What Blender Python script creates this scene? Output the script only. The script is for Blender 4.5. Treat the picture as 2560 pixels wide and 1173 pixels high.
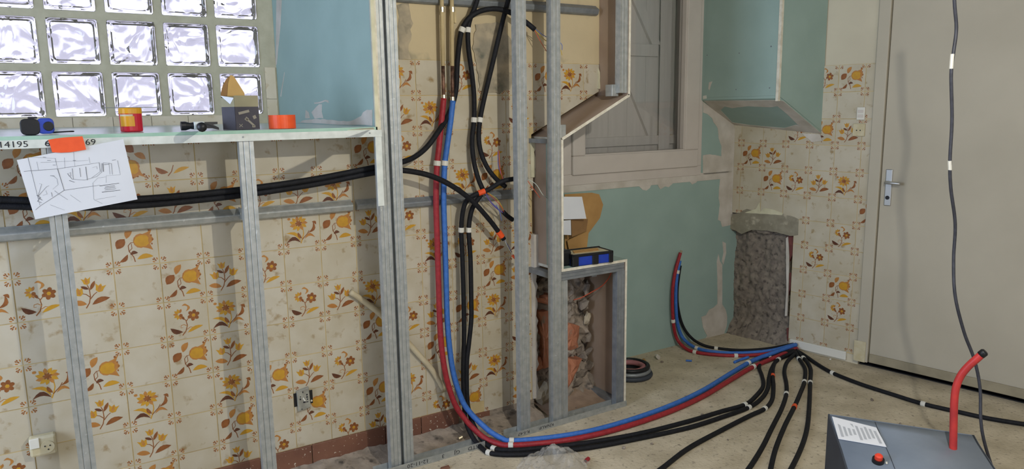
import bpy, bmesh, math, random
from mathutils import Vector, Matrix, noise

random.seed(7)
S = bpy.context.scene
COL = S.collection
for o in list(bpy.data.objects):
    bpy.data.objects.remove(o)

# ------------------------------------------------------------------ camera
F_PX, IW, IH = 1850.28, 2560.0, 1173.0
YAW, TILT, ROLL = 0.5623, 0.1671, -0.0148
CAM = Vector((-0.1742, -2.9359, 1.4895))
FWD = Vector((math.sin(YAW) * math.cos(TILT), math.cos(YAW) * math.cos(TILT), -math.sin(TILT)))
_r0 = Vector((math.cos(YAW), -math.sin(YAW), 0)); _u0 = _r0.cross(FWD)
RGT = _r0 * math.cos(ROLL) + _u0 * math.sin(ROLL)
UPV = -_r0 * math.sin(ROLL) + _u0 * math.cos(ROLL)
cam_data = bpy.data.cameras.new('camera')
cam_data.sensor_fit = 'HORIZONTAL'; cam_data.sensor_width = 36.0
cam_data.lens = 36.0 * F_PX / IW; cam_data.clip_start = 0.02
cam = bpy.data.objects.new('camera', cam_data); COL.objects.link(cam)
mw = Matrix.Identity(4)
for i in range(3):
    mw[i][0] = RGT[i]; mw[i][1] = UPV[i]; mw[i][2] = -FWD[i]; mw[i][3] = CAM[i]
cam.matrix_world = mw
S.camera = cam

# ------------------------------------------------------------------ world, lights, exposure
S.view_settings.view_transform = 'Standard'
S.view_settings.look = 'None'
S.view_settings.gamma = 1.0
S.view_settings.exposure = 0.0
try:
    S.view_settings.use_curve_mapping = False
except Exception:
    pass
W = bpy.data.worlds.new('overcast_sky'); S.world = W; W.use_nodes = True
nt = W.node_tree; nt.nodes.clear()
wo = nt.nodes.new('ShaderNodeOutputWorld'); bg = nt.nodes.new('ShaderNodeBackground')
tc = nt.nodes.new('ShaderNodeTexCoord'); sp = nt.nodes.new('ShaderNodeSeparateXYZ')
rp = nt.nodes.new('ShaderNodeValToRGB')
nt.links.new(tc.outputs['Generated'], sp.inputs[0])
mr = nt.nodes.new('ShaderNodeMapRange'); mr.inputs[1].default_value = -1; mr.inputs[2].default_value = 1
nt.links.new(sp.outputs['Z'], mr.inputs[0]); nt.links.new(mr.outputs[0], rp.inputs[0])
cr = rp.color_ramp
cr.elements[0].position = 0.0; cr.elements[0].color = (0.26, 0.25, 0.32, 1)
cr.elements[1].position = 1.0; cr.elements[1].color = (0.84, 0.86, 1.0, 1)
e = cr.elements.new(0.50); e.color = (0.36, 0.355, 0.43, 1)
e = cr.elements.new(0.60); e.color = (0.80, 0.80, 0.97, 1)
nt.links.new(rp.outputs[0], bg.inputs[0]); bg.inputs[1].default_value = 2.0
nt.links.new(bg.outputs[0], wo.inputs[0])

def lamp(name, kind, loc, energy, color, **kw):
    d = bpy.data.lights.new(name, kind); d.energy = energy; d.color = color
    for k, v in kw.items():
        setattr(d, k, v)
    o = bpy.data.objects.new(name, d); COL.objects.link(o); o.location = loc
    return o
# bare bulb hanging in the room, right of the camera (casts the hard stud shadows)
lamp('hanging_bulb_light', 'POINT', (1.17, -2.42, 2.12), 92, (1.0, 0.965, 0.86), shadow_soft_size=0.02)
# added unseen area lights: cool fill from left of the camera and behind it
wl = lamp('side_fill_area', 'AREA', (-2.27, -1.05, 1.7), 84, (0.63, 0.76, 1.0), shape='RECTANGLE', size=1.3, size_y=1.6)
wl.rotation_euler = (math.radians(90), 0, math.radians(-90))
wl = lamp('rear_fill_area', 'AREA', (0.8, -4.55, 1.55), 26, (0.88, 0.91, 1.0), shape='RECTANGLE', size=2.2, size_y=1.5)
wl.rotation_euler = (math.radians(90), 0, 0)

# ------------------------------------------------------------------ helpers: pixel of the photograph -> point at a known plane
def ray(px, py):
    return FWD + RGT * ((px - IW / 2) / F_PX) - UPV * ((py - IH / 2) / F_PX)
def hit(px, py, p0, n):
    d = ray(px, py); return CAM + d * ((Vector(p0) - CAM).dot(n) / d.dot(n))
def atY(px, py, Y): return hit(px, py, (0, Y, 0), Vector((0, 1, 0)))
def atZ(px, py, Z): return hit(px, py, (0, 0, Z), Vector((0, 0, 1)))
def atX(px, py, X): return hit(px, py, (X, 0, 0), Vector((1, 0, 0)))
# right wall: slightly out of square
WB_D = Vector((0.15883, -0.98731, 0)); WB_N = Vector((-0.98731, -0.15883, 0)); WB_0 = Vector((3.5785, 0.273, 0))
WB_ANG = math.atan2(WB_D.y, WB_D.x)
def Bp(s, z, n=0.0): return WB_0 + WB_D * s + WB_N * n + Vector((0, 0, z))
def atB(px, py, n=0.0): return hit(px, py, Bp(0, 0, n), WB_N)
def Bs(p): return (p - WB_0).dot(WB_D)
YC = 0.33      # plane of the far window wall
YG = 0.70      # plane of the glass blocks
YF = -0.22     # front plane of the metal frame

# ------------------------------------------------------------------ materials
def lin(h):
    h = h.lstrip('#'); v = [int(h[i:i + 2], 16) / 255 for i in (0, 2, 4)]
    return [x / 12.92 if x <= 0.04045 else ((x + 0.055) / 1.055) ** 2.4 for x in v]
MATS = {}
def mat(name, base, base2=None, rough=0.8, metal=0.0, scale=8.0, bump=0.0, bscale=60.0, spots=None, rnd=False, mix=(0.35, 0.65), detail=6.0, spec=0.4, stretch=None):
    if name in MATS:
        return MATS[name]
    m = bpy.data.materials.new(name); m.use_nodes = True
    t = m.node_tree; N = t.nodes; Lk = t.links
    b = N['Principled BSDF']
    b.inputs['Roughness'].default_value = rough; b.inputs['Metallic'].default_value = metal
    b.inputs['Specular IOR Level'].default_value = spec
    c1 = lin(base) + [1]
    b.inputs['Base Color'].default_value = c1
    tcn = N.new('ShaderNodeTexCoord'); vec = tcn.outputs['Object']
    if rnd:
        oi = N.new('ShaderNodeObjectInfo'); ml = N.new('ShaderNodeVectorMath'); ml.operation = 'MULTIPLY_ADD'
        cb = N.new('ShaderNodeCombineXYZ')
        for i in range(3): Lk.new(oi.outputs['Random'], cb.inputs[i])
        Lk.new(cb.outputs[0], ml.inputs[0]); ml.inputs[1].default_value = (37, 53, 71); Lk.new(vec, ml.inputs[2])
        vec = ml.outputs[0]
    if stretch:
        mp = N.new('ShaderNodeMapping'); mp.inputs['Scale'].default_value = stretch
        Lk.new(vec, mp.inputs[0]); vec = mp.outputs[0]
    out = None
    if base2:
        nz = N.new('ShaderNodeTexNoise'); nz.inputs['Scale'].default_value = scale; nz.inputs['Detail'].default_value = detail
        Lk.new(vec, nz.inputs['Vector'])
        r = N.new('ShaderNodeValToRGB'); Lk.new(nz.outputs['Fac'], r.inputs[0])
        r.color_ramp.elements[0].position = mix[0]; r.color_ramp.elements[0].color = c1
        r.color_ramp.elements[1].position = mix[1]; r.color_ramp.elements[1].color = lin(base2) + [1]
        out = r.outputs[0]
    if spots:
        col, sc, th, wd = spots
        nz2 = N.new('ShaderNodeTexNoise'); nz2.inputs['Scale'].default_value = sc; nz2.inputs['Detail'].default_value = 4
        Lk.new(vec, nz2.inputs['Vector'])
        r2 = N.new('ShaderNodeMapRange'); r2.inputs[1].default_value = th; r2.inputs[2].default_value = th + wd
        Lk.new(nz2.outputs['Fac'], r2.inputs[0])
        mx = N.new('ShaderNodeMix'); mx.data_type = 'RGBA'
        Lk.new(r2.outputs[0], mx.inputs[0])
        if out: Lk.new(out, mx.inputs[6])
        else: mx.inputs[6].default_value = c1
        mx.inputs[7].default_value = lin(col) + [1]
        out = mx.outputs[2]
    if out: Lk.new(out, b.inputs['Base Color'])
    if bump:
        nb = N.new('ShaderNodeTexNoise'); nb.inputs['Scale'].default_value = bscale; nb.inputs['Detail'].default_value = 5
        Lk.new(vec, nb.inputs['Vector'])
        bn = N.new('ShaderNodeBump'); bn.inputs['Strength'].default_value = bump; bn.inputs['Distance'].default_value = 0.004
        Lk.new(nb.outputs['Fac'], bn.inputs['Height']); Lk.new(bn.outputs[0], b.inputs['Normal'])
    MATS[name] = m
    return m

M_TILE = mat('cream_glazed_tile', '#c1b9a6', '#b7ad96', rough=0.32, scale=9, spots=('#93794e', 24, 0.60, 0.18), rnd=True)
M_BROWN = mat('motif_brown', '#7d4a26', '#925a2e', rough=0.35, scale=60)
M_DARK = mat('motif_dark_brown', '#553120', '#6b4028', rough=0.35, scale=60)
M_TAN = mat('motif_tan', '#a87038', '#b67f40', rough=0.35, scale=60)
M_YEL = mat('motif_yellow', '#c4942c', '#b98a2c', rough=0.35, scale=60)
M_GROUT = mat('tan_grout', '#c9b68a', '#b8a477', rough=0.95, scale=14, bump=0.3)
M_CREAMWALL = mat('cream_wall_paint', '#cab995', '#beae8d', rough=0.8, scale=3, spots=('#7c7a6a', 5.0, 0.60, 0.14), bump=0.25, bscale=40)
M_BARE = mat('bare_grey_plaster', '#94918e', '#8a8784', rough=0.9, scale=4)
M_DOORWALL = mat('pale_wall_paint', '#cbc3ad', '#c3bba6', rough=0.7, scale=3, bump=0.1)
M_STAIN = mat('grey_damp_plaster', '#8d8777', '#b3a58c', rough=0.95, scale=14, spots=('#5f6157', 11, 0.55, 0.15), bump=0.8, bscale=40)
M_GREEN = mat('green_plasterboard', '#94aba4', '#9bb2ab', rough=0.75, scale=5, bump=0.05, bscale=300)
M_GREENTOP = mat('green_board_edge', '#a3c4b2', '#96b9a6', rough=0.8, scale=20)
M_KRAFT = mat('kraft_board_back', '#a5907c', '#998471', rough=0.9, scale=6)
M_GYPSUM = mat('white_gypsum_edge', '#e2ddcd', '#cfc8b5', rough=0.95, scale=40, bump=0.4, bscale=150)
M_COMP = mat('joint_compound', '#cfc9c0', '#b9b2a6', rough=0.9, scale=9, bump=0.3, bscale=60)
M_COMPY = mat('cream_joint_tape', '#d5d0b4', '#c2bd9f', rough=0.9, scale=14, bump=0.3)
M_STEEL = mat('galvanised_steel', '#b2b4b1', '#9fa3a1', rough=0.45, metal=0.45, scale=40, bump=0.08, bscale=140, rnd=False, spots=('#c3c8c6', 70, 0.66, 0.1))
M_STEELW = mat('chalky_white_steel', '#d7dbd5', '#c6cbc4', rough=0.6, scale=30)
M_STEELD = mat('dull_grey_steel', '#8f9497', '#7e8387', rough=0.5, metal=0.45, scale=30)
M_FLOOR = mat('dusty_concrete', '#cbbfa7', '#b0a48c', rough=0.95, scale=6, spots=('#8a8070', 45, 0.58, 0.14), bump=0.9, bscale=70, detail=9.0)
M_RUBBLE = mat('rubble_mortar', '#857a6d', '#a39585', rough=1.0, scale=16, spots=('#4f4841', 22, 0.55, 0.16), bump=1.0, bscale=70)
M_STONE = mat('rubble_stone', '#8d8274', '#746a60', rough=1.0, scale=20, bump=1.0, bscale=60, rnd=True, spots=('#b5a796', 18, 0.6, 0.15))
M_STONEW = mat('pale_limestone', '#b7aa92', '#9d917c', rough=1.0, scale=14, bump=0.8)
M_BRICK = mat('orange_brick', '#b5795a', '#a0664b', rough=0.95, scale=14, bump=0.7, bscale=50, rnd=True, spots=('#8b7b68', 20, 0.62, 0.12))
M_ROUGH = mat('rough_bared_mortar', '#776e66', '#8f8579', rough=1.0, scale=26, spots=('#554e4a', 38, 0.54, 0.16), bump=1.0, bscale=45)
M_SKIRT = mat('brown_skirting_tile', '#805845', '#6c483a', rough=0.55, scale=6, rnd=True, spots=('#d2c8b5', 95, 0.66, 0.03))
M_BLACK = mat('black_conduit', '#131418', '#1b1c21', rough=0.65, scale=60, bump=0.4, bscale=220, spec=0.25)
M_RED = mat('red_conduit', '#a32a33', '#8f232c', rough=0.5, scale=60, bump=0.4, bscale=220)
M_BLUE = mat('blue_conduit', '#3d74c4', '#3667b4', rough=0.5, scale=60, bump=0.4, bscale=220)
M_CLIP = mat('white_plastic_clip', '#d8d6cc', rough=0.6)
M_ORANGE = mat('orange_tape', '#ee5a26', '#e2501f', rough=0.45, scale=30)
M_WIRER = mat('orange_wire', '#c4573a', rough=0.5)
M_WIREB = mat('blue_wire', '#5a73b8', rough=0.5)
M_WIREY = mat('yellow_wire', '#c2a53c', rough=0.5)
M_WIREW = mat('white_wire', '#c7cfc4', rough=0.5)
M_WIREV = mat('violet_wire', '#6a5a9c', rough=0.5)
M_COPPERP = mat('cream_painted_pipe', '#c8b68c', '#b9a67e', rough=0.85, scale=20)
M_BURNT = mat('burnt_copper', '#4b362c', '#8d6b58', rough=0.5, metal=0.4, scale=45)
M_BRASS = mat('tin_fitting', '#c9bfa5', rough=0.3, metal=0.8)
M_PVC = mat('white_pvc', '#cdc5bd', '#c6beb6', rough=0.5, scale=6)
M_SHUT = mat('grey_painted_shutter', '#d0cac1', '#c9c3ba', rough=0.8, scale=5, stretch=(8, 8, 0.6))
M_DOOR = mat('cream_door_paint', '#b9b2a1', '#b1aa99', rough=0.6, scale=2.5)
M_WHITE = mat('white_plastic', '#d9d7cd', rough=0.45)
M_OLDWHITE = mat('yellowed_plastic', '#bfb38f', '#c9c0a3', rough=0.5, scale=30)
M_CHROME = mat('worn_chrome', '#c4c4c2', rough=0.38, metal=0.8)
M_BLACKP = mat('black_plastic', '#17181b', rough=0.45)
M_INK = mat('black_ink', '#24252a', rough=0.8)
M_PENCIL = mat('grey_pencil_line', '#6b6d75', rough=0.9)
M_PAPER = mat('white_paper', '#d9dce2', '#d3d6dc', rough=0.8, scale=4)
M_NAVY = mat('blue_tool_plastic', '#2544a8', '#2039a0', rough=0.35, scale=30)
M_REDPL = mat('red_tub_plastic', '#c21f33', rough=0.35)
M_YELPL = mat('yellow_lid_plastic', '#d6991d', rough=0.4)
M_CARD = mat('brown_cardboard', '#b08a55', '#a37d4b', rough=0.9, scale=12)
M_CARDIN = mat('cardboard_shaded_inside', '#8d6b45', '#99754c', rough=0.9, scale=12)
M_BOXP = mat('dark_printed_carton', '#46434c', '#38363f', rough=0.6, scale=10)
M_BOXG = mat('greenish_grey_carton', '#9a9478', '#8b866c', rough=0.7, scale=10)
M_MACH = mat('slate_blue_metal', '#7b8592', '#707a87', rough=0.5, scale=7, bump=0.1)
M_MACHD = mat('dark_slate_metal', '#3d434c', '#353a43', rough=0.55, scale=7)
M_REDM = mat('red_painted_steel', '#c23a36', '#a52f30', rough=0.45, scale=16)
M_CABLE = mat('grey_black_cable', '#33343b', '#3e3f47', rough=0.5, scale=60)
M_ROPE = mat('pink_plastic_coil', '#a06a6c', rough=0.6)

def glass_mat(name, rough=0.0, color=(1, 1, 1, 1), bump=0.0, bscale=16.0):
    m = bpy.data.materials.new(name); m.use_nodes = True
    t = m.node_tree; N = t.nodes; N.clear()
    o = N.new('ShaderNodeOutputMaterial'); g = N.new('ShaderNodeBsdfGlass')
    g.inputs['Roughness'].default_value = rough; g.inputs['Color'].default_value = color; g.inputs['IOR'].default_value = 1.46
    t.links.new(g.outputs[0], o.inputs[0])
    if bump:
        tcn = N.new('ShaderNodeTexCoord'); oi = N.new('ShaderNodeObjectInfo')
        ml = N.new('ShaderNodeVectorMath'); ml.operation = 'MULTIPLY_ADD'; cb = N.new('ShaderNodeCombineXYZ')
        for i in range(3): t.links.new(oi.outputs['Random'], cb.inputs[i])
        t.links.new(cb.outputs[0], ml.inputs[0]); ml.inputs[1].default_value = (37, 53, 71); t.links.new(tcn.outputs['Object'], ml.inputs[2])
        nz = N.new('ShaderNodeTexNoise'); nz.inputs['Scale'].default_value = bscale; nz.inputs['Detail'].default_value = 1.2
        nz.inputs['Distortion'].default_value = 1.6
        t.links.new(ml.outputs[0], nz.inputs['Vector'])
        b = N.new('ShaderNodeBump'); b.inputs['Strength'].default_value = bump; b.inputs['Distance'].default_value = 0.05
        t.links.new(nz.outputs['Fac'], b.inputs['Height']); t.links.new(b.outputs[0], g.inputs['Normal'])
    MATS[name] = m
    return m
M_GBLOCK = glass_mat('wavy_block_glass', 0.03, (0.97, 0.97, 1, 1), 0.85, 7.5)
def thin_glass():
    m = bpy.data.materials.new('window_pane_glass'); m.use_nodes = True
    t = m.node_tree; N = t.nodes; N.clear()
    o = N.new('ShaderNodeOutputMaterial'); mx = N.new('ShaderNodeMixShader'); tr = N.new('ShaderNodeBsdfTransparent'); gl = N.new('ShaderNodeBsdfGlossy')
    tr.inputs[0].default_value = (0.96, 0.965, 0.975, 1); gl.inputs['Roughness'].default_value = 0.04
    mx.inputs[0].default_value = 0.09
    t.links.new(tr.outputs[0], mx.inputs[1]); t.links.new(gl.outputs[0], mx.inputs[2]); t.links.new(mx.outputs[0], o.inputs[0])
    return m
M_PANE = thin_glass()
def bag_mat():
    m = bpy.data.materials.new('clear_plastic_film'); m.use_nodes = True
    t = m.node_tree; N = t.nodes; N.clear()
    o = N.new('ShaderNodeOutputMaterial'); mx = N.new('ShaderNodeMixShader'); tr = N.new('ShaderNodeBsdfTransparent')
    p = N.new('ShaderNodeBsdfPrincipled'); p.inputs['Base Color'].default_value = (0.62, 0.60, 0.55, 1); p.inputs['Roughness'].default_value = 0.3
    mx.inputs[0].default_value = 0.33
    t.links.new(tr.outputs[0], mx.inputs[1]); t.links.new(p.outputs[0], mx.inputs[2]); t.links.new(mx.outputs[0], o.inputs[0])
    return m
M_BAG = bag_mat()

# ------------------------------------------------------------------ object helpers
def tag(o, label=None, cat=None, group=None, kind=None):
    if label: o['label'] = label
    if cat: o['category'] = cat
    if group: o['group'] = group
    if kind: o['kind'] = kind
    return o
def link(name, me, parent=None):
    o = bpy.data.objects.new(name, me); COL.objects.link(o)
    if parent is not None:
        o.parent = parent
        def world(q):
            l = Matrix.LocRotScale(q.location, q.rotation_euler, None)
            return world(q.parent) @ q.matrix_parent_inverse @ l if q.parent else l
        o.matrix_parent_inverse = world(parent).inverted()
    return o
def empty(name, loc=(0, 0, 0)):
    o = bpy.data.objects.new(name, None); COL.objects.link(o); o.location = loc; o.empty_display_size = 0.1
    return o
class MB:
    def __init__(self): self.v = []; self.f = []; self.m = []
    def add(self, vs, fs, mi=0):
        n = len(self.v); self.v += [tuple(x) for x in vs]
        for f in fs: self.f.append(tuple(i + n for i in f)); self.m.append(mi)
        return self
    def hexa(self, c, mi=0):  # 8 corners: bottom 4 (ccw from above), top 4
        return self.add(c, [(3, 2, 1, 0), (4, 5, 6, 7), (0, 1, 5, 4), (1, 2, 6, 5), (2, 3, 7, 6), (3, 0, 4, 7)], mi)
    def box(self, x0, x1, y0, y1, z0, z1, mi=0):
        return self.hexa([(x0, y0, z0), (x1, y0, z0), (x1, y1, z0), (x0, y1, z0), (x0, y0, z1), (x1, y0, z1), (x1, y1, z1), (x0, y1, z1)], mi)
    def boxB(self, s0, s1, z0, z1, n0, n1, mi=0):
        return self.hexa([Bp(s0, z0, n0), Bp(s0, z0, n1), Bp(s1, z0, n1), Bp(s1, z0, n0), Bp(s0, z1, n0), Bp(s0, z1, n1), Bp(s1, z1, n1), Bp(s1, z1, n0)], mi)
    def prism(self, poly, vec, mi=0):  # poly: 3D points, vec: extrusion
        n = len(poly); vec = Vector(vec); a = [Vector(p) for p in poly]; b = [p + vec for p in a]
        fs = [tuple(range(n)), tuple(range(2 * n - 1, n - 1, -1))]
        for i in range(n): j = (i + 1) % n; fs.append((j, i, i + n, j + n))
        return self.add(a + b, fs, mi)
    def tube(self, pts, r, n=10, mi=0, caps=True):
        pts = [Vector(p) for p in pts]
        rs = r if isinstance(r, (list, tuple)) else [r] * len(pts)
        ring = []; up = None
        for i, p in enumerate(pts):
            t = (pts[min(i + 1, len(pts) - 1)] - pts[max(i - 1, 0)]).normalized()
            if up is None:
                a = Vector((0, 0, 1)) if abs(t.z) < 0.9 else Vector((1, 0, 0))
                up = (a - t * a.dot(t)).normalized()
            else:
                up = (up - t * up.dot(t)).normalized()
            s = t.cross(up)
            ring.append([p + (up * math.cos(2 * math.pi * k / n) + s * math.sin(2 * math.pi * k / n)) * rs[i] for k in range(n)])
        vs = [v for R in ring for v in R]; fs = []
        for i in range(len(pts) - 1):
            for k in range(n):
                k2 = (k + 1) % n; fs.append((i * n + k, i * n + k2, (i + 1) * n + k2, (i + 1) * n + k))
        if caps:
            fs.append(tuple(range(n - 1, -1, -1))); q = (len(pts) - 1) * n; fs.append(tuple(q + k for k in range(n)))
        return self.add(vs, fs, mi)
    def mesh(self, name, mats, smooth=False, bevel=0.0, seg=2, fixn=True):
        me = bpy.data.meshes.new(name); me.from_pydata(self.v, [], self.f)
        mats = mats if isinstance(mats, (list, tuple)) else [mats]
        for m in mats: me.materials.append(m)
        for p, mi in zip(me.polygons, self.m): p.material_index = mi
        if bevel or fixn:
            bm = bmesh.new(); bm.from_mesh(me)
            if bevel:
                bmesh.ops.bevel(bm, geom=[e for e in bm.edges if len(e.link_faces) == 2 and e.calc_face_angle(0) > 0.5], offset=bevel, segments=seg, affect='EDGES', profile=0.5)
            if fixn: bmesh.ops.recalc_face_normals(bm, faces=bm.faces)
            bm.to_mesh(me); bm.free()
        if smooth:
            for p in me.polygons: p.use_smooth = True
        me.update()
        return me
    def build(self, name, mats, parent=None, smooth=False, bevel=0.0, seg=2, fixn=True):
        return link(name, self.mesh(name, mats, smooth, bevel, seg, fixn), parent)
def box(name, a, m, parent=None, bevel=0.0): return MB().box(*a).build(name, m, parent, bevel=bevel)
def boxB(name, a, m, parent=None, bevel=0.0): return MB().boxB(*a).build(name, m, parent, bevel=bevel)
def catmull(P, step=0.015):
    P = [Vector(p) for p in P]
    Q = [P[0] * 2 - P[1]] + P + [P[-1] * 2 - P[-2]]; out = []
    for i in range(1, len(Q) - 2):
        a, b, c, d = Q[i - 1:i + 3]; n = max(2, int((c - b).length / step))
        for k in range(n):
            t = k / n
            out.append(0.5 * ((2 * b) + (c - a) * t + (2 * a - 5 * b + 4 * c - d) * t * t + (3 * b - a - 3 * c + d) * t ** 3))
    out.append(P[-1]); return out
def text_mesh(name, body, size, m, mtx, parent=None, sx=1.0):
    c = bpy.data.curves.new(name, 'FONT'); c.body = body; c.size = size; c.align_x = 'CENTER'; c.align_y = 'CENTER'
    c.resolution_u = 2
    t = bpy.data.objects.new(name + '_curve', c); COL.objects.link(t)
    bpy.context.view_layer.update()
    me = bpy.data.meshes.new_from_object(t.evaluated_get(bpy.context.evaluated_depsgraph_get()))
    bpy.data.objects.remove(t); bpy.data.curves.remove(c)
    me.transform(Matrix.Diagonal((sx, 1, 1, 1))); me.transform(mtx)
    me.materials.clear(); me.materials.append(m); me.name = name
    return link(name, me, parent)
def frame_mtx(o, xdir, ydir):
    x = Vector(xdir).normalized(); y = Vector(ydir).normalized(); z = x.cross(y)
    mt = Matrix.Identity(4)
    for i in range(3): mt[i][0] = x[i]; mt[i][1] = y[i]; mt[i][2] = z[i]; mt[i][3] = o[i]
    return mt
def ragged(pts, amp, n=5, seed=0):
    out = []; L = len(pts)
    for i in range(L):
        a = Vector(pts[i]); b = Vector(pts[(i + 1) % L])
        k = max(1, min(n, int((b - a).length / 0.02)))
        for j in range(k):
            p = a.lerp(b, j / k)
            out.append(p + Vector((noise.noise(p * 31 + Vector((seed, 0, 0))), 0, noise.noise(p * 31 + Vector((0, seed + 5, 9))))) * amp)
    return out
def patch(name, px, plane, nrm, m, parent, th=0.002, amp=0.006, seed=0, off=0.0):
    """thin layer of compound or plaster lying on a plane; outline given by its corners"""
    nrm = Vector(nrm)
    pts = [Vector(plane(*q)) for q in px]
    pts = ragged(pts, amp, 5, seed)
    c = sum(pts, Vector()) / len(pts)
    def flat(p): return p - nrm * (p - c).dot(nrm) + nrm * off
    pts = [flat(p) for p in pts]
    me = MB().prism(pts, nrm * th).mesh(name, m)
    return link(name, me, parent)

# ================================================================== SETTING
XL, YB, ZT = -2.3, -4.6, 2.55
floor = MB().box(XL - .2, 6.2, YB - .2, 1.0, -0.12, 0.0).build('floor', M_FLOOR); tag(floor, 'dusty beige concrete floor', None, None, 'structure')
ceil = MB().box(XL - .2, 6.2, YB - .2, 1.0, ZT, ZT + .1).build('ceiling', M_BARE); tag(ceil, 'plain ceiling of the room', None, None, 'structure')
wl_ = MB().box(XL - .15, XL, YB, 1.0, 0, ZT).build('wall_left', M_BARE); tag(wl_, 'plain side wall beside the camera', None, None, 'structure')
wr_ = MB().box(XL, 6.0, YB - .15, YB, 0, ZT).build('wall_rear', M_BARE); tag(wr_, 'plain wall behind the camera', None, None, 'structure')

# --- front (tiled) wall: body behind the tiles
wa = MB()
Y1 = 0.30
wa.box(XL, 0.95, -0.0022, Y1, 0, 1.385)
wa.box(0.95, 1.79, -0.0022, Y1, 0, ZT)
wa.prism([(1.79, -0.0022, 1.372), (2.195, -0.0022, 1.572), (2.195, -0.0022, ZT), (1.79, -0.0022, ZT)], (0, Y1 + .0022, 0))
wall_front = wa.build('wall_front', M_GROUT); tag(wall_front, 'tiled wall with cream floral tiles behind the metal studs', None, None, 'structure')
# cream painted plaster above the tiles
wp = MB(); wp.box(0.95, 1.79, -0.0032, 0.006, 1.706, ZT); wp.box(1.79, 2.197, -0.0032, 0.006, 1.706, ZT)
wp.build('painted_plaster', M_CREAMWALL, wall_front)
pl0 = lambda x, y: atY(x, y, -0.0034)
patch('damp_plaster_patch', [(1188, 62), (1252, 55), (1290, 120), (1284, 190), (1272, 222), (1250, 232), (1196, 228), (1196, 190), (1180, 120)], pl0, (0, -1, 0), M_STAIN, wall_front, th=0.006, amp=0.012, seed=3)
patch('damp_plaster_patch', [(994, 12), (1022, 10), (1030, 60), (1020, 120), (1026, 148), (996, 148)], pl0, (0, -1, 0), M_STAIN, wall_front, th=0.0015, amp=0.015, seed=8)

# --- tile motifs -----------------------------------------------------------------------------------------
BR, DK, TN, YE = 1, 2, 3, 4
def ell(cx, cy, rx, ry, a=0, n=9):
    ca, sa = math.cos(a), math.sin(a); o = []
    for k in range(n):
        t = 2 * math.pi * k / n; x, y = rx * math.cos(t), ry * math.sin(t)
        o.append((cx + x * ca - y * sa, cy + x * sa + y * ca))
    return o
def leaf(x0, y0, x1, y1, w, bend=0.0, n=5):
    dx, dy = x1 - x0, y1 - y0; nx, ny = -dy, dx; up = []; dn = []
    for k in range(n + 1):
        t = k / n; s = math.sin(math.pi * t) ** 0.8 * w / math.hypot(dx, dy); b = bend * math.sin(math.pi * t)
        up.append((x0 + dx * t + nx * (b + s), y0 + dy * t + ny * (b + s)))
        dn.append((x0 + dx * t + nx * (b - s), y0 + dy * t + ny * (b - s)))
    return up + dn[-2:0:-1]
def strip(pts, w):
    L = []; R = []
    for i, (x, y) in enumerate(pts):
        a = pts[max(i - 1, 0)]; b = pts[min(i + 1, len(pts) - 1)]
        dx, dy = b[0] - a[0], b[1] - a[1]; l = math.hypot(dx, dy) or 1
        ww = w * (1 - 0.4 * i / len(pts)); L.append((x - dy / l * ww, y + dx / l * ww)); R.append((x + dy / l * ww, y - dx / l * ww))
    return L + R[::-1]
def tulip(cx, cy, s, a):
    q = []
    def tr(P): return [(cx + (x * math.cos(a) - y * math.sin(a)) * s, cy + (x * math.sin(a) + y * math.cos(a)) * s) for x, y in P]
    q.append((tr([(0, -.5), (.38, -.3), (.45, .1), (.62, .55), (.22, .3), (.0, .62), (-.22, .3), (-.62, .55), (-.45, .1), (-.38, -.3)]), YE))
    q.append((tr([(0, -.38), (.2, -.1), (.08, .4), (-.08, .4), (-.2, -.1)]), TN))
    return q
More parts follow.
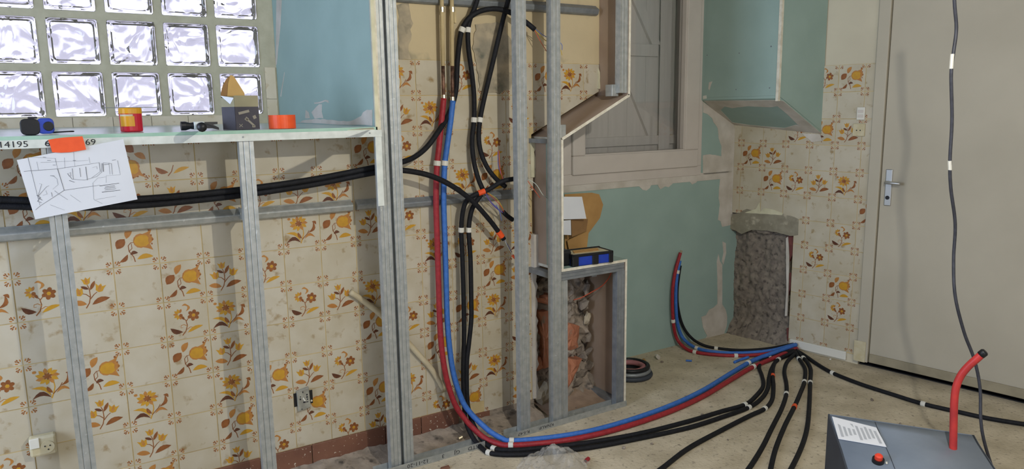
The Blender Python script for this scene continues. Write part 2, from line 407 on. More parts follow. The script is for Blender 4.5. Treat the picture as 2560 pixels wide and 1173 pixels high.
def motif(k):
    q = []
    if k == 'T':
        q += [(strip([(.33, .06), (.42, .2), (.46, .38), (.45, .6), (.41, .7)], .014), BR), (strip([(.45, .36), (.36, .45), (.27, .48)], .012), BR), (strip([(.45, .3), (.55, .42), (.63, .48)], .012), BR)]
        q += tulip(.40, .80, .19, .12) + tulip(.20, .52, .22, .25) + tulip(.70, .57, .22, -.3)
        q += [(leaf(.0, .25, .36, .17, .075, .05), TN), (leaf(.48, .14, .93, .28, .075, .1), BR), (leaf(.44, .58, .25, .68, .04), DK), (leaf(.47, .55, .60, .8, .045), BR)]
    elif k == 'D':
        q += [(strip([(.34, .04), (.44, .16), (.49, .32), (.46, .48), (.36, .58)], .014), BR), (strip([(.49, .3), (.40, .36), (.32, .34), (.31, .27), (.37, .27)], .01), TN), (strip([(.47, .2), (.57, .26), (.64, .24), (.62, .17)], .01), TN), (strip([(.47, .45), (.55, .55)], .012), BR)]
        for i in range(7):
            a = 1.2 + i * .62; q.append((leaf(.30 + .03 * math.cos(a), .68 + .03 * math.sin(a), .30 + .17 * math.cos(a), .68 + .17 * math.sin(a), .036, 0, 3), YE if i % 3 else TN))
        q += [(ell(.34, .64, .05, .05), BR), (leaf(.36, .62, .42, .50, .035), BR)]
        for i in range(6):
            a = i * math.pi / 3 + .3; q.append((ell(.68 + .105 * math.cos(a), .60 + .105 * math.sin(a), .068, .056, a, 8), BR))
        q += [(ell(.68, .60, .05, .05), YE)]
        q += [(leaf(.48, .74, .50, .96, .035, -.35), TN), (leaf(.38, .92, .54, .88, .03, .3), TN)]
        q += [(leaf(.03, .3, .36, .14, .07, -.14), DK), (leaf(.48, .10, .92, .26, .055, .08), YE)]
    elif k == 'L':
        q += [(strip([(.34, .04), (.44, .16), (.50, .34)], .014), BR), (leaf(.03, .3, .36, .14, .07, -.14), BR), (leaf(.48, .10, .92, .26, .055, .08), YE)]
    elif k == 'P':
        q += [(strip([(.47, .03), (.44, .18), (.34, .34), (.33, .5), (.40, .58), (.50, .58)], .013), BR), (strip([(.34, .34), (.42, .42), (.41, .56)], .01), BR)]
        q += [(ell(.65, .61, .19, .205, 0, 12), TN), ([(.72, .80), (.84, .84), (.97, .95), (.90, .78), (.99, .62), (.88, .50), (.95, .32), (.82, .38), (.70, .42)], TN), ([(.48, .60), (.54, .72), (.66, .77), (.80, .76), (.86, .68), (.84, .60), (.86, .52), (.78, .45), (.64, .45), (.53, .50)], YE)]
        q += [(ell(.93, .74, .02, .03), BR), (ell(.955, .62, .02, .025), BR), (ell(.93, .50, .02, .03), BR), (ell(.88, .90, .03, .035), BR)]
        q += [(leaf(.30, .70, .46, .98, .085, .1), TN), (leaf(.26, .70, .04, .44, .12, -.05), BR), (leaf(.30, .26, .08, .06, .055, .15), BR), (leaf(.36, .24, .56, .28, .05, .2), DK), (leaf(.52, .10, .94, .14, .07, .12), YE)]
    elif k == 'C':
        q += [(strip([(.46, .05), (.52, .2), (.56, .35), (.55, .5)], .016), YE), (strip([(.5, .16), (.68, .34), (.74, .44)], .012), BR)]
        cx, cy = .42, .68
        for i in range(11):
            a = i * 2 * math.pi / 11; q.append((leaf(cx + .07 * math.cos(a), cy + .06 * math.sin(a), cx + .29 * math.cos(a), cy + .24 * math.sin(a), .052, .08, 3), YE if i % 3 else TN))
        for i in range(7):
            a = .3 + i * 2 * math.pi / 7; q.append((leaf(cx, cy, cx + .12 * math.cos(a), cy + .11 * math.sin(a), .028, 0, 3), BR))
        q += [(ell(.13, .84, .05, .04), TN), (leaf(.70, .36, .88, .70, .05, -.28), BR), (leaf(.84, .70, .97, .60, .04, .25), BR)]
        q += [(leaf(.46, .12, .02, .40, .05, -.22), YE), (leaf(.46, .08, .02, .10, .06, -.30), DK), (leaf(.50, .20, .38, .40, .045, .1), BR), (leaf(.58, .18, .92, .2, .045, .35), TN)]
    c = []
    for sx in (0, 1):
        for sy in (0, 1):
            for i, (dx, dy) in enumerate(((.04, .115), (.078, .078), (.115, .04), (.125, .10), (.10, .125))):
                x = dx if not sx else 1 - dx; y = dy if not sy else 1 - dy
                a = math.atan2(y - sy, x - sx)
                c.append((ell(x, y, .034 if i < 3 else .026, .017, a, 6), TN if i in (0, 2) else BR))
    q = [([(.5 + (x - .5) * .88, .5 + (y - .5) * .88) for x, y in P], mi) for P, mi in q]
    return c, q
TS = 0.1462
TILE_MESH = {}
def tile_mesh(kind, rect=(0, 1, 0, 1), cut=None, rot=False):
    key = (kind, tuple(round(r, 3) for r in rect), cut, rot)
    if key in TILE_MESH: return TILE_MESH[key]
    b = MB(); h = TS / 2
    b.box(-h, h, -0.004, 0.004, -h, h, 0)
    corners, q = motif(kind)
    for i, (poly, mi) in enumerate(corners + q):
        if rot: poly = [(y, 1 - x) for x, y in poly]
        d = -0.0041 - 0.000012 * (i if i >= len(corners) else 0)
        b.add([((x - .5) * TS, d, (y - .5) * TS) for x, y in poly], [tuple(range(len(poly)))], mi)
    me = b.mesh('tile_' + kind, [M_TILE, M_BROWN, M_DARK, M_TAN, M_YEL], fixn=False)
    if rect != (0, 1, 0, 1) or cut:
        bm = bmesh.new(); bm.from_mesh(me)
        def bis(co, no):
            g = bm.verts[:] + bm.edges[:] + bm.faces[:]
            bmesh.ops.bisect_plane(bm, geom=g, plane_co=co, plane_no=no, clear_outer=True)
            bed = [e for e in bm.edges if e.is_boundary and abs((e.verts[0].co - Vector(co)).dot(Vector(no))) < 1e-5 and abs((e.verts[1].co - Vector(co)).dot(Vector(no))) < 1e-5]
        if rect[0] > 0: bis(((rect[0] - .5) * TS, 0, 0), (-1, 0, 0))
        if rect[1] < 1: bis(((rect[1] - .5) * TS, 0, 0), (1, 0, 0))
        if rect[2] > 0: bis((0, 0, (rect[2] - .5) * TS), (0, 0, -1))
        if rect[3] < 1: bis((0, 0, (rect[3] - .5) * TS), (0, 0, 1))
        if cut: bis((cut[0], 0, cut[1]), (cut[2], 0, cut[3]))
        bm.to_mesh(me); bm.free()
    TILE_MESH[key] = me
    return me
MAPA = {(6, -3): 'P', (1, -3): 'L', (1, -2): 'T', (2, -2): 'P', (3, -2): 'D', (4, -2): 'T', (5, -2): 'C', (-2, -2): 'P', (-1, -2): 'C', (0, -2): 'D', (0, -1): 'P', (4, -1): 'C', (5, -1): 'P', (6, -1): 'T', (1, 0): 'P', (2, 0): 'T', (3, 0): 'D', (-1, 0): 'T', (-2, 0): 'D', (-3, 0): 'C', (1, 1): 'D', (2, 1): 'C', (4, 1): 'D', (5, 1): 'T', (6, 1): 'C', (1, 2): 'P', (2, 2): 'T', (6, 2): 'P', (-1, 2): 'P', (-2, 2): 'C', (-3, 2): 'D', (2, 3): 'C', (3, 3): 'P', (4, 3): 'T', (5, 3): 'D', (-1, 3): 'T', (0, 3): 'C', (4, 4): 'P', (6, 4): 'P', (2, 4): 'P', (0, 4): 'T', (2, 5): 'T', (3, 5): 'D', (5, 5): 'D', (6, 5): 'T', (0, 5): 'P', (-3, 4): 'D', (7, -5): 'C', (7, -4): 'T', (8, -4): 'C', (7, -3): 'D', (9, -5): 'D', (9, -2): 'C', (10, -3): 'D', (10, -2): 'P', (12, -5): 'P', (13, -5): 'C', (11, -4): 'D', (7, -1): 'D', (8, 0): 'C', (9, 0): 'D', (10, 0): 'T', (10, 1): 'P', (11, 0): 'C', (11, 1): 'T', (10, 2): 'C', (7, 2): 'D', (8, 2): 'T', (8, 3): 'P', (9, 2): 'P', (7, 4): 'C', (8, 5): 'D', (9, 4): 'T', (9, 5): 'P', (10, 4): 'C', (11, 3): 'D', (11, 5): 'T', (-2, -3): 'P', (0, -3): 'R'}
Z0 = 0.955
TN_Z = Vector((-(1.546 - 1.352), 0, 2.21 - 1.815)).normalized()   # normal of the sloped board
for r in range(-5, 6):
    for c in range(-9, 15):
        x0 = c * .15; zt = Z0 - .15 * r; zb = zt - .15; cx = x0 + .075; cz = zt - .075
        rect = [0, 1, 0, 1]; cut = None
        xmin, xmax = -9.0, 1.785
        if r < -3: xmin = 0.95
        if zb < 0.115 and x0 < 1.36: rect[2] = (0.115 - (cz - TS / 2)) / TS
        if zb > 1.5: xmax = 2.195
        if x0 < .90 and zt > 1.388: rect[3] = (1.388 - (cz - TS / 2)) / TS
        if x0 + .15 <= xmin + .01: continue
        if x0 < xmin: rect[0] = (xmin - (cx - TS / 2)) / TS
        if x0 >= 1.785 or (zb > 1.30 and x0 >= 1.64):
            # above the sloped board
            line = lambda x: 1.378 + (x - 1.80) * (1.572 - 1.372) / (2.195 - 1.79)
            if zt < line(x0) or x0 > 2.19: continue
            if zb < line(x0 + .15) and x0 > 1.64:
                xm = cx; cut = (round(0.0, 4), round(line(xm) - cz, 4), round(0.443, 4), round(-0.897, 4))
            if x0 + .15 > 2.195: rect[1] = (2.195 - (cx - TS / 2)) / TS
            if zb > line(x0 + .15): cut = None
        elif x0 + .15 > xmax:
            rect[1] = (xmax + .012 * math.sin(r * 2.3) - (cx - TS / 2)) / TS
        if rect[1] <= 0.03 or rect[3] <= 0.03 or rect[2] >= 0.97: continue
        k = MAPA.get((c, r), '-')
        rr = k == 'R'
        t = bpy.data.objects.new('tile', tile_mesh('P' if rr else k, tuple(rect), cut, rr)); COL.objects.link(t)
        t.parent = wall_front; t.location = (cx, 0.0 + 0.0008 * math.sin(c * 5.1 + r * 3.3), cz)
        t.rotation_euler = (0.004 * math.sin(c * 7 + r * 3), 0, 0.004 * math.sin(c * 3 + r * 11))
# skirting tiles along the foot of the tiled wall
sk = [-1.2, -.87, -.54, -.21, .12, .45, .66, .99, 1.165, 1.36]
for i in range(len(sk) - 1):
    box('skirting_tile', (sk[i] + .0015, sk[i + 1] - .0015, -0.012, 0.006, 0.004, 0.112), M_SKIRT, wall_front, bevel=0.002)
box('bared_mortar', (1.36, 1.79, -.0035, .0, 0, .056), M_RUBBLE, wall_front)
box('skirting_tile', (1.43, 1.53, -0.006, 0.006, 0.03, 0.058), M_SKIRT, wall_front)
# ragged broken edge of plaster at the right end of the tiles
def edge_strip(name, pts, w, seed, m=M_COMP, y0=-0.012, y1=0.05):
    L = []; R = []
    for i, (x, z) in enumerate(pts):
        a = noise.noise(Vector((x * 9, seed, z * 23))) * .022
        L.append((x - .004, y0, z)); R.append((x + w + a, y0, z))
    b = MB()
    for i in range(len(L) - 1):
        b.prism([L[i], R[i], R[i + 1], L[i + 1]], (0, y1 - y0, 0))
    return b.build(name, m, wall_front)
edge_strip('broken_plaster_edge', [(1.785, .06 + i * .025) for i in range(27)], .022, 2, M_COMP)
edge_strip('broken_plaster_edge', [(1.785, .735 + i * .02) for i in range(9)], .030, 5, M_COMP, -0.03)
edge_strip('broken_plaster_edge', [(1.785, 1.17 + i * .02) for i in range(10)], .022, 7, M_COMPY)
edge_strip('broken_plaster_edge', [(2.19, 1.585 + i * .02) for i in range(6)], .004, 9, M_COMPY)
box('wall_end', (1.79, 1.80, 0.02, 0.29, 0, 1.36), M_RUBBLE, wall_front)

# --- rubble end of the wall under the ledge
rub = empty('rubble_wall', (1.98, 0.05, 0)); tag(rub, 'demolished end of the wall with orange brick and rubble under the ledge', 'wall', None, 'structure')
b = MB(); nx, nz = 44, 74; vs = []; fs = []
for j in range(nz):
    for i in range(nx):
        x = 1.79 + .385 * i / (nx - 1); z = .72 * j / (nz - 1)
        xe = x - (0.03 * (z / .72) ** 2 if i > nx - 4 else 0) - (.05 * noise.noise(Vector((0, 4, z * 7))) if i == nx - 1 else 0)
        d = .05 * noise.noise(Vector((x * 13, 2, z * 13))) + .03 * noise.noise(Vector((x * 34, 7, z * 34))) + .012 * noise.noise(Vector((x * 80, 1, z * 80)))
        yy = .045 + d - .12 * max(0, .10 - z) * 3
        if i == nx - 1: yy = .27
        vs.append((xe, yy, z))
for j in range(nz - 1):
    for i in range(nx - 1):
        a = j * nx + i; fs.append((a, a + 1, a + nx + 1, a + nx))
b.add(vs, fs); b.build('rubble_face', M_RUBBLE, rub, smooth=True, fixn=False)
def chunk(name, px, Y, th, m, seed):
    pts = [atY(x, y, Y) for x, y in px]; pts = ragged(pts, .008, 4, seed)
    n = len(pts); c = sum(pts, Vector()) / n
    front = [p + Vector((0, noise.noise(p * 25) * .012, 0)) for p in pts]
    inner = [c.lerp(p, .6) + Vector((0, -.014 + .012 * noise.noise(p * 40), 0)) for p in pts]
    back = [p + Vector((0, th, 0)) for p in pts]
    vs = front + inner + back + [c + Vector((0, -.012, 0))]; fs = []
    for i in range(n):
        j = (i + 1) % n
        fs += [(i, j, n + j, n + i), (j, i, 2 * n + i, 2 * n + j), (n + i, n + j, 3 * n)]
    return MB().add(vs, fs).build(name, m, rub)
chunk('brick', [(1347, 781), (1379, 779), (1379, 914), (1352, 921), (1358, 873), (1350, 830)], .015, .06, M_BRICK, 1)
chunk('brick', [(1334, 905), (1352, 892), (1356, 921), (1336, 932)], .01, .05, M_BRICK, 2)
chunk('brick', [(1424, 808), (1449, 814), (1445, 868), (1425, 877), (1398, 868), (1410, 832)], .015, .06, M_BRICK, 3)
chunk('brick', [(1398, 892), (1456, 898), (1438, 937), (1416, 982), (1398, 990)], .0, .06, M_BRICK, 4)
chunk('brick', [(1338, 740), (1380, 737), (1380, 763), (1341, 755)], .015, .05, M_BRICK, 5)
chunk('stone', [(1346, 975), (1366, 957), (1377, 990), (1372, 1003), (1355, 1015), (1341, 998)], -.015, .06, M_STONEW, 6)
rs = random.Random(4)
def lump(name, c, s, m, parent, seed, sub=2, flat=(1, .8, 1)):
    bm = bmesh.new(); bmesh.ops.create_icosphere(bm, subdivisions=sub, radius=1)
    for v in bm.verts:
        n = 1 + .55 * noise.noise(v.co * 1.9 + Vector((seed * 3.1, 0, 0))) + .15 * noise.noise(v.co * 4 + Vector((0, seed, 0)))
        v.co = Vector((v.co.x * flat[0], v.co.y * flat[1], v.co.z * flat[2])) * (s * n)
    me = bpy.data.meshes.new(name); bm.to_mesh(me); bm.free(); me.materials.append(m)
    o = link(name, me, None); o.location = c
    if parent is not None:
        o.parent = parent; o.location = Vector(c) - parent.location
    o.rotation_euler = (rs.uniform(0, 1), rs.uniform(0, 1), rs.uniform(0, 3))
    return o
for i, (px, py, s) in enumerate([(1468, 720, .045), (1432, 735, .05), (1460, 760, .045), (1425, 775, .035), (1471, 800, .045), (1468, 845, .04), (1474, 880, .035), (1458, 890, .035), (1475, 915, .04), (1455, 935, .045), (1478, 950, .05), (1443, 960, .05), (1465, 975, .055), (1350, 715, .05), (1375, 712, .05), (1345, 735, .03), (1335, 770, .03), (1336, 830, .03), (1338, 870, .035), (1370, 945, .04), (1340, 950, .035), (1390, 840, .05), (1395, 940, .05), (1420, 890, .022), (1452, 880, .03), (1428, 1000, .03), (1475, 990, .03), (1340, 1005, .035), (1400, 720, .05)]):
    p = atY(px, py, .035); lump('stone', p + Vector((0, .012, 0)), s * .8, M_STONEW if i in (4, 12) else M_STONE, rub, i, 2, (1, .55, 1.1))

# --- recess of the glass-block window on the left
wg = MB()
XB0, BP, BS = -0.5455, 0.2186, 0.186
cols = [XB0 + BP * i for i in range(6)]; rows = [1.487 + .2155 * i for i in range(5)]
xs = [XL] + [v for c in cols for v in (c + .002, c + BS - .002)] + [0.84]
zs = [1.40] + [v for z in rows for v in (z + .002, z + BS - .002)] + [ZT]
for i in range(len(xs) - 1):
    if i % 2 == 0: wg.box(xs[i], xs[i + 1], YG, YG + .10, zs[0], zs[-1])
    else:
        for j in range(0, len(zs) - 1, 2): wg.box(xs[i], xs[i + 1], YG, YG + .10, zs[j], zs[j + 1])
window_1 = wg.build('window_1', mat('grey_mortar', '#b5b19b', '#a9a58f', rough=0.95, scale=20, bump=0.4)); tag(window_1, 'grid window of wavy glass blocks set in grey mortar', None, None, 'structure')
def block_mesh():
    h = BS / 2; g = h - .010; y0, y1 = -.006, .086
    prof = [(h - .004, y0 + .006, 0), (h - .012, y0, 0), (h - .020, y0 + .004, 0)]
    bm = bmesh.new()
    def ring(s, y): 
        k = .014; P = []
        for (cx, cz, a0) in ((s - k, s - k, 0), (-(s - k), s - k, 90), (-(s - k), -(s - k), 180), (s - k, -(s - k), 270)):
            for d in (0, 30, 60, 90):
                a = math.radians(a0 + d); P.append(bm.verts.new((cx + k * math.cos(a), y, cz + k * math.sin(a))))
        return P
    R = [ring(h, y1 - .006), ring(h, y0 + .006), ring(h - .005, y0), ring(h - .013, y0), ring(h - .019, y0 + .005)]
    n = len(R[0])
    for a, b_ in zip(R, R[1:]):
        for i in range(n): bm.faces.new((a[i], a[(i + 1) % n], b_[(i + 1) % n], b_[i]))
    bm.faces.new(R[-1][::-1]); 
    R2 = ring(h - .006, y1)
    for i in range(n): bm.faces.new((R[0][(i + 1) % n], R[0][i], R2[i], R2[(i + 1) % n]))
    bm.faces.new(R2)
    bmesh.ops.recalc_face_normals(bm, faces=bm.faces)
    me = bpy.data.meshes.new('glass_block'); bm.to_mesh(me); bm.free(); me.materials.append(M_GBLOCK)
    return me
gb = block_mesh()
for z in rows[:5]:
    for c in cols:
        o = bpy.data.objects.new('glass_block', gb); COL.objects.link(o); o.parent = window_1; o.location = (c + BS / 2, YG, z + BS / 2)
# strips of tile beside and under the blocks
for (x0, x1, z0, z1) in [(.752, .80, 1.557, 1.703), (.752, .80, 1.446, 1.555)] + [(-.5 + .15 * i, -.352 + .15 * i, 1.441, 1.484) for i in range(8)]:
    box('tile', (x0, x1, YG - .006, YG, z0, z1), M_TILE, window_1)
# reveal (plasterboard cheek) between the glass blocks and the frame
A0, A1 = Vector((.808, YG, 0)), Vector((.930, YF - .002, 0))
chd = (A1 - A0).normalized(); chn = Vector((chd.y, -chd.x, 0))   # towards the window
if chn.x > 0: chn = -chn
cheek = empty('window_reveal', (.87, .24, 1.44)); tag(cheek, 'blue-lit green plasterboard reveal beside the glass blocks', 'plasterboard', None, 'structure')
MB().prism([A0 + Vector((0, 0, 1.40)), A1 + Vector((0, 0, 1.40)), A1 + Vector((0, 0, ZT)), A0 + Vector((0, 0, ZT))], -chn * .013).build('plasterboard', M_GREEN, cheek)
pch = lambda x, y: hit(x, y, A0, chn)
cc = lambda L: [(560 + x / 4.887, 140 + y / 4.887) for x, y in L]
patch('joint_compound', cc([(925, 812), (960, 790), (1000, 780), (1100, 772), (1230, 775), (1320, 780), (1400, 792), (1530, 798), (1600, 775), (1680, 735), (1700, 690), (1750, 655), (1815, 660), (1815, 850), (1400, 838)]), pch, chn, M_COMP, cheek, .0015, .003, 1)
patch('joint_compound', cc([(1110, 765), (1070, 690), (1130, 620), (1165, 592), (1198, 592), (1195, 680), (1212, 760)]), pch, chn, M_COMP, cheek, .001, .002, 2)
patch('joint_compound', cc([(992, 762), (1000, 660), (1035, 690), (1050, 762)]), pch, chn, M_COMP, cheek, .001, .002, 3)
patch('joint_compound', cc([(1100, 570), (1150, 568), (1240, 538), (1275, 545), (1280, 575), (1240, 560), (1150, 585), (1110, 585)]), pch, chn, M_COMP, cheek, .001, .0015, 4)
patch('joint_compound', [(692, -40), (706, -40), (702, 60), (697, 110), (692, 163), (690, 163)], pch, chn, M_COMP, cheek, .0015, .004, 5)
patch('joint_compound', [(701, 240), (711, 180), (712, 182), (703, 242)], pch, chn, M_COMP, cheek, .0008, .001, 6)
box('joint_tape', (.9225, .936, YF - .006, YF + .004, 1.405, ZT), M_COMPY, cheek)
box('gypsum_edge', (.931, .944, YF - .003, YF + .012, 1.40, ZT), M_GYPSUM, cheek)

# --- far wall with the PVC window
wc = MB(); wx0, wx1, wz0, wz1 = 2.21, 3.275, 1.07, 2.45
Y2 = YC + .16
wc.box(1.79, 3.66, YC, Y2, 0, wz0); wc.box(1.79, wx0, YC, Y2, wz0, ZT); wc.box(wx1, 3.75, YC, Y2, wz0, ZT); wc.box(wx0, wx1, YC, Y2, wz1, ZT)
wall_back = wc.build('wall_back', M_GREEN); tag(wall_back, 'green plasterboard wall below and beside the white window', None, None, 'structure')
pC = lambda x, y: atY(x, y, YC)
c3 = lambda L: [(1300 + x / 2.933, 400 + y / 2.933) for x, y in L]
patch('joint_compound', c3([(330, 170), (900, 130), (1560, 80), (1560, 112), (1470, 116), (1390, 120), (1310, 138), (1290, 165), (1262, 182), (1235, 150), (1180, 155), (1130, 160), (1090, 200), (1060, 195), (1030, 215), (1005, 180), (970, 165), (950, 205), (925, 226), (895, 220), (862, 185), (780, 180), (700, 190), (645, 172), (620, 196), (500, 205), (330, 212)]), pC, (0, -1, 0), M_COMP, wall_back, .002, .004, 11)
patch('joint_compound', c3([(1470, 116), (1560, 105), (1560, 470), (1500, 488), (1482, 492), (1468, 450), (1450, 440), (1458, 380), (1465, 330), (1456, 280), (1460, 200)]), pC, (0, -1, 0), M_COMP, wall_back, .002, .003, 12)
c5 = lambda L: [(1620 + x / 3.665, 600 + y / 3.665) for x, y in L]
patch('joint_compound', c5([(645, 130), (655, 190), (678, 230), (678, 590), (710, 640), (725, 700), (718, 790), (690, 872), (640, 880), (580, 918), (515, 908), (540, 880), (520, 840), (500, 800), (488, 705), (530, 690), (560, 640), (600, 620), (635, 585), (635, 440), (630, 200)]), pC, (0, -1, 0), M_COMP, wall_back, .003, .003, 13)
patch('joint_compound', c5([(680, 15), (712, 30), (715, 120), (690, 225), (676, 200), (690, 110)]), pC, (0, -1, 0), M_COMP, wall_back, .002, .002, 14)
patch('joint_compound', [(1757, 248), (1772, 262), (1834, 305), (1834, 440), (1757, 445), (1757, 388), (1775, 386), (1803, 390), (1803, 365), (1796, 345), (1794, 320), (1784, 306), (1780, 296), (1768, 285), (1757, 282)], pC, (0, -1, 0), M_COMP, wall_back, .002, .003, 15)
box('window_sill_trim', (2.1, 3.56, YC - .004, YC, 1.035, 1.072), M_COMP, wall_back)
# window
win = empty('window_2', (2.74, YC, 1.07)); tag(win, 'white PVC casement window with a closed shutter outside', None, None, 'structure')
def ringframe(name, x0, x1, z0, z1, wl, wr, wb, wt, y0, y1, m, parent, bevel=.003):
    b = MB(); b.box(x0, x1, y0, y1, z0, z0 + wb); b.box(x0, x1, y0, y1, z1 - wt, z1); b.box(x0, x0 + wl, y0, y1, z0 + wb, z1 - wt); b.box(x1 - wr, x1, y0, y1, z0 + wb, z1 - wt)
    return b.build(name, m, parent, bevel=bevel)
ringframe('window_frame', wx0, wx1, 1.072, wz1, .062, .045, .06, .06, YC - .006, YC + .06, M_PVC, win)
sash = ringframe('window_sash', 2.272, 3.232, 1.128, 2.39, .085, .115, .105, .1, YC - .022, YC + .05, M_PVC, win, bevel=.006)
ringframe('glazing_bead', 2.350, 3.122, 1.228, 2.295, .012, .012, .012, .012, YC - .015, YC + .02, M_PVC, sash)
box('pane', (2.355, 3.12, YC + .022, YC + .026, 1.232, 2.292), M_PANE, sash)
sh = empty('shutter', (2.74, YC + .2, 1.0)); tag(sh, 'closed grey wooden shutter with Z bracing behind the window pane', 'shutter')
ys = YC + .175
for i in range(9):
    x = 2.10 + i * .145; box('plank', (x, x + .1435, ys, ys + .022, .98, ZT), M_SHUT, sh, bevel=.002)
MB().box(2.12, 3.4, ys - .022, ys, 1.265, 1.32).build('batten', M_SHUT, sh, bevel=.002)
MB().box(2.12, 3.05, ys - .022, ys, 1.795, 1.865).build('batten', M_SHUT, sh, bevel=.002)
for (za, zb, xa, xb) in ((1.32, 1.795, 2.98, 2.72), (1.865, 2.4, 3.0, 2.66)):
    MB().prism([(xa, ys - .022, za), (xa + .07, ys - .022, za), (xb + .07, ys - .022, zb), (xb, ys - .022, zb)], (0, .022, 0)).build('brace', M_SHUT, sh)
MB().box(3.06, 3.15, ys - .030, ys - .0225, .98, ZT).build('stile', M_SHUT, sh, bevel=.002)

# --- right wall (floral tiles, door)
wb = MB()
SC, SD0, SD1, SD2 = -.058, .805, 1.80, 1.86      # corner, door frame start, door frame other side
wb.boxB(.375, SD0, 0, ZT, -.16, -.004)
wb.boxB(-.35, .375, .83, ZT, -.16, -.004)
wb.boxB(-.35, .375, 0, .83, -.16, -.11)
wb.boxB(SD0, SD2, 2.12, ZT, -.16, -.004)
wb.boxB(SD2, 5.2, 0, ZT, -.16, -.004)
wall_right = wb.build('wall_right', M_DOORWALL); tag(wall_right, 'right wall with floral tiles beside the cream door', None, None, 'structure')
MB().boxB(SC, SD0, .815, 1.711, -.0045, .0020).boxB(.376, SD0, .055, .815, -.0045, .0020).build('grout_bed', M_GROUT, wall_right)
MAPB = {(3, -3): 'D', (4, -3): 'P', (3, -1): 'P', (4, -1): 'T', (0, 0): 'P', (1, 0): 'T', (1, 1): 'P', (2, 1): 'D', (3, 1): 'T', (4, 1): 'C', (5, 2): 'P', (4, 3): 'D', (3, 4): 'D', (4, 5): 'P', (4, 6): 'D', (2, -1): 'D'}
ZB0 = 1.2609
for r in range(-3, 8):
    for c in range(-1, 6):
        s0 = c * .15; zt = ZB0 - .15 * r; cz = zt - .075; cs = s0 + .075
        rect = [0, 1, 0, 1]
        if c == -1: rect[0] = (SC - (cs - TS / 2)) / TS
        if c == 5: rect[1] = (SD0 - .002 - (cs - TS / 2)) / TS
        if r >= 3:
            if s0 + .15 <= .376: continue
            if s0 < .375: rect[0] = (.378 - (cs - TS / 2)) / TS
        k = MAPB.get((c, r), '-')
        t = bpy.data.objects.new('tile', tile_mesh(k, tuple(rect))); COL.objects.link(t)
        t.parent = wall_right; t.location = Bp(cs, cz, 0.0); t.rotation_euler = (0, 0, WB_ANG + .003 * math.sin(c * 5 + r * 3))
boxB('skirting_board', (.39, .74, .012, .062, -.004, .012), M_WHITE, wall_right, bevel=.003)
# bared recess low in the corner
b = MB(); vs = []; fs = []; nx, nz = 64, 110
for j in range(nz):
    for i in range(nx):
        s = -.07 + .445 * i / (nx - 1); z = .835 * j / (nz - 1)
        d = .016 * noise.noise(Vector((s * 9, 3, z * 9))) + .012 * noise.noise(Vector((s * 30, 8, z * 30))) + .006 * noise.noise(Vector((s * 75, 5, z * 75)))
        n = -.05 + d + (.035 if z > .70 + .02 * noise.noise(Vector((s * 9, 0, 0))) else 0) + (.06 * max(0, .10 - z) / .10)
        vs.append(Bp(s, z, n))
for j in range(nz - 1):
    for i in range(nx - 1):
        a = j * nx + i; fs.append((a, a + 1, a + nx + 1, a + nx))
b.add(vs, fs).build('bared_mortar', M_ROUGH, wall_right, smooth=True, fixn=False)
pB = lambda x, y: atB(x, y, -.02)
patch('grey_lintel_mortar', [(1819, 555), (1834, 535), (1850, 532), (1868, 522), (1900, 530), (1930, 528), (1960, 536), (1997, 548), (1996, 588), (1975, 590), (1950, 582), (1920, 578), (1880, 574), (1855, 585), (1840, 578), (1822, 572)], lambda x, y: atB(x, y, .001), WB_N, mat('grey_mortar_patch', '#97917f', '#86806f', rough=1, scale=18, bump=.8, spots=('#b5ac98', 14, .6, .1)), wall_right, .004, .008, 21)
patch('plaster_smear', [(1862, 532), (1890, 522), (1899, 506), (1902, 530), (1910, 520), (1935, 524), (1958, 533), (1956, 538), (1910, 535)], lambda x, y: atB(x, y, .004), WB_N, M_COMPY, wall_right, .003, .003, 22)
M_OLDBR = mat('old_red_brick', '#7d4a45', '#6b3f3c', rough=1.0, scale=30, bump=.8)
patch('brick', [(1969, 592), (1984, 584), (1996, 612), (1986, 634), (1975, 656), (1970, 650)], lambda x, y: atB(x, y, -.045), WB_N, M_OLDBR, wall_right, .022, .008, 24)
patch('brick', [(1971, 686), (1982, 680), (1981, 716), (1974, 738), (1969, 730)], lambda x, y: atB(x, y, -.045), WB_N, M_OLDBR, wall_right, .02, .008, 25)
patch('brick', [(1970, 820), (1984, 815), (1985, 862), (1972, 862)], lambda x, y: atB(x, y, -.03), WB_N, M_OLDBR, wall_right, .02, .008, 26)
patch('plaster_smear', [(1966, 595), (1971, 592), (1974, 640), (1972, 720), (1969, 790), (1963, 790), (1967, 720), (1966, 650)], lambda x, y: atB(x, y, -.02), WB_N, M_COMP, wall_right, .006, .005, 23)
MB().boxB(SC - .03, SC + .008, .80, 1.36, -.004, .006).build('corner_bead', M_COMP, wall_right)
# switches
sw = boxB('light_switch', (Bs(atB(2146, 262)), Bs(atB(2166, 262)), 1.405, 1.475, .004, .016), M_WHITE, None, bevel=.003); tag(sw, 'small white rectangular switch on the right tiled wall', 'switch')
boxB('rocker', (Bs(atB(2149, 262)), Bs(atB(2163, 262)), 1.42, 1.435, .016, .019), M_PVC, sw, bevel=.001); boxB('rocker', (Bs(atB(2149, 262)), Bs(atB(2163, 262)), 1.445, 1.46, .016, .019), M_PVC, sw, bevel=.001)
s0 = Bs(atB(2134, 325)); s1 = Bs(atB(2164, 325))
so = boxB('wall_socket', (s0, s1, 1.315, 1.385, .004, .014), M_OLDWHITE, None, bevel=.003); tag(so, 'square cream cover plate just below the small white switch', 'socket')
for k in (.3, .6): boxB('slot', (s0 + (s1 - s0) * k, s0 + (s1 - s0) * k + .006, 1.345, 1.351, .0139, .0146), M_INK, so)
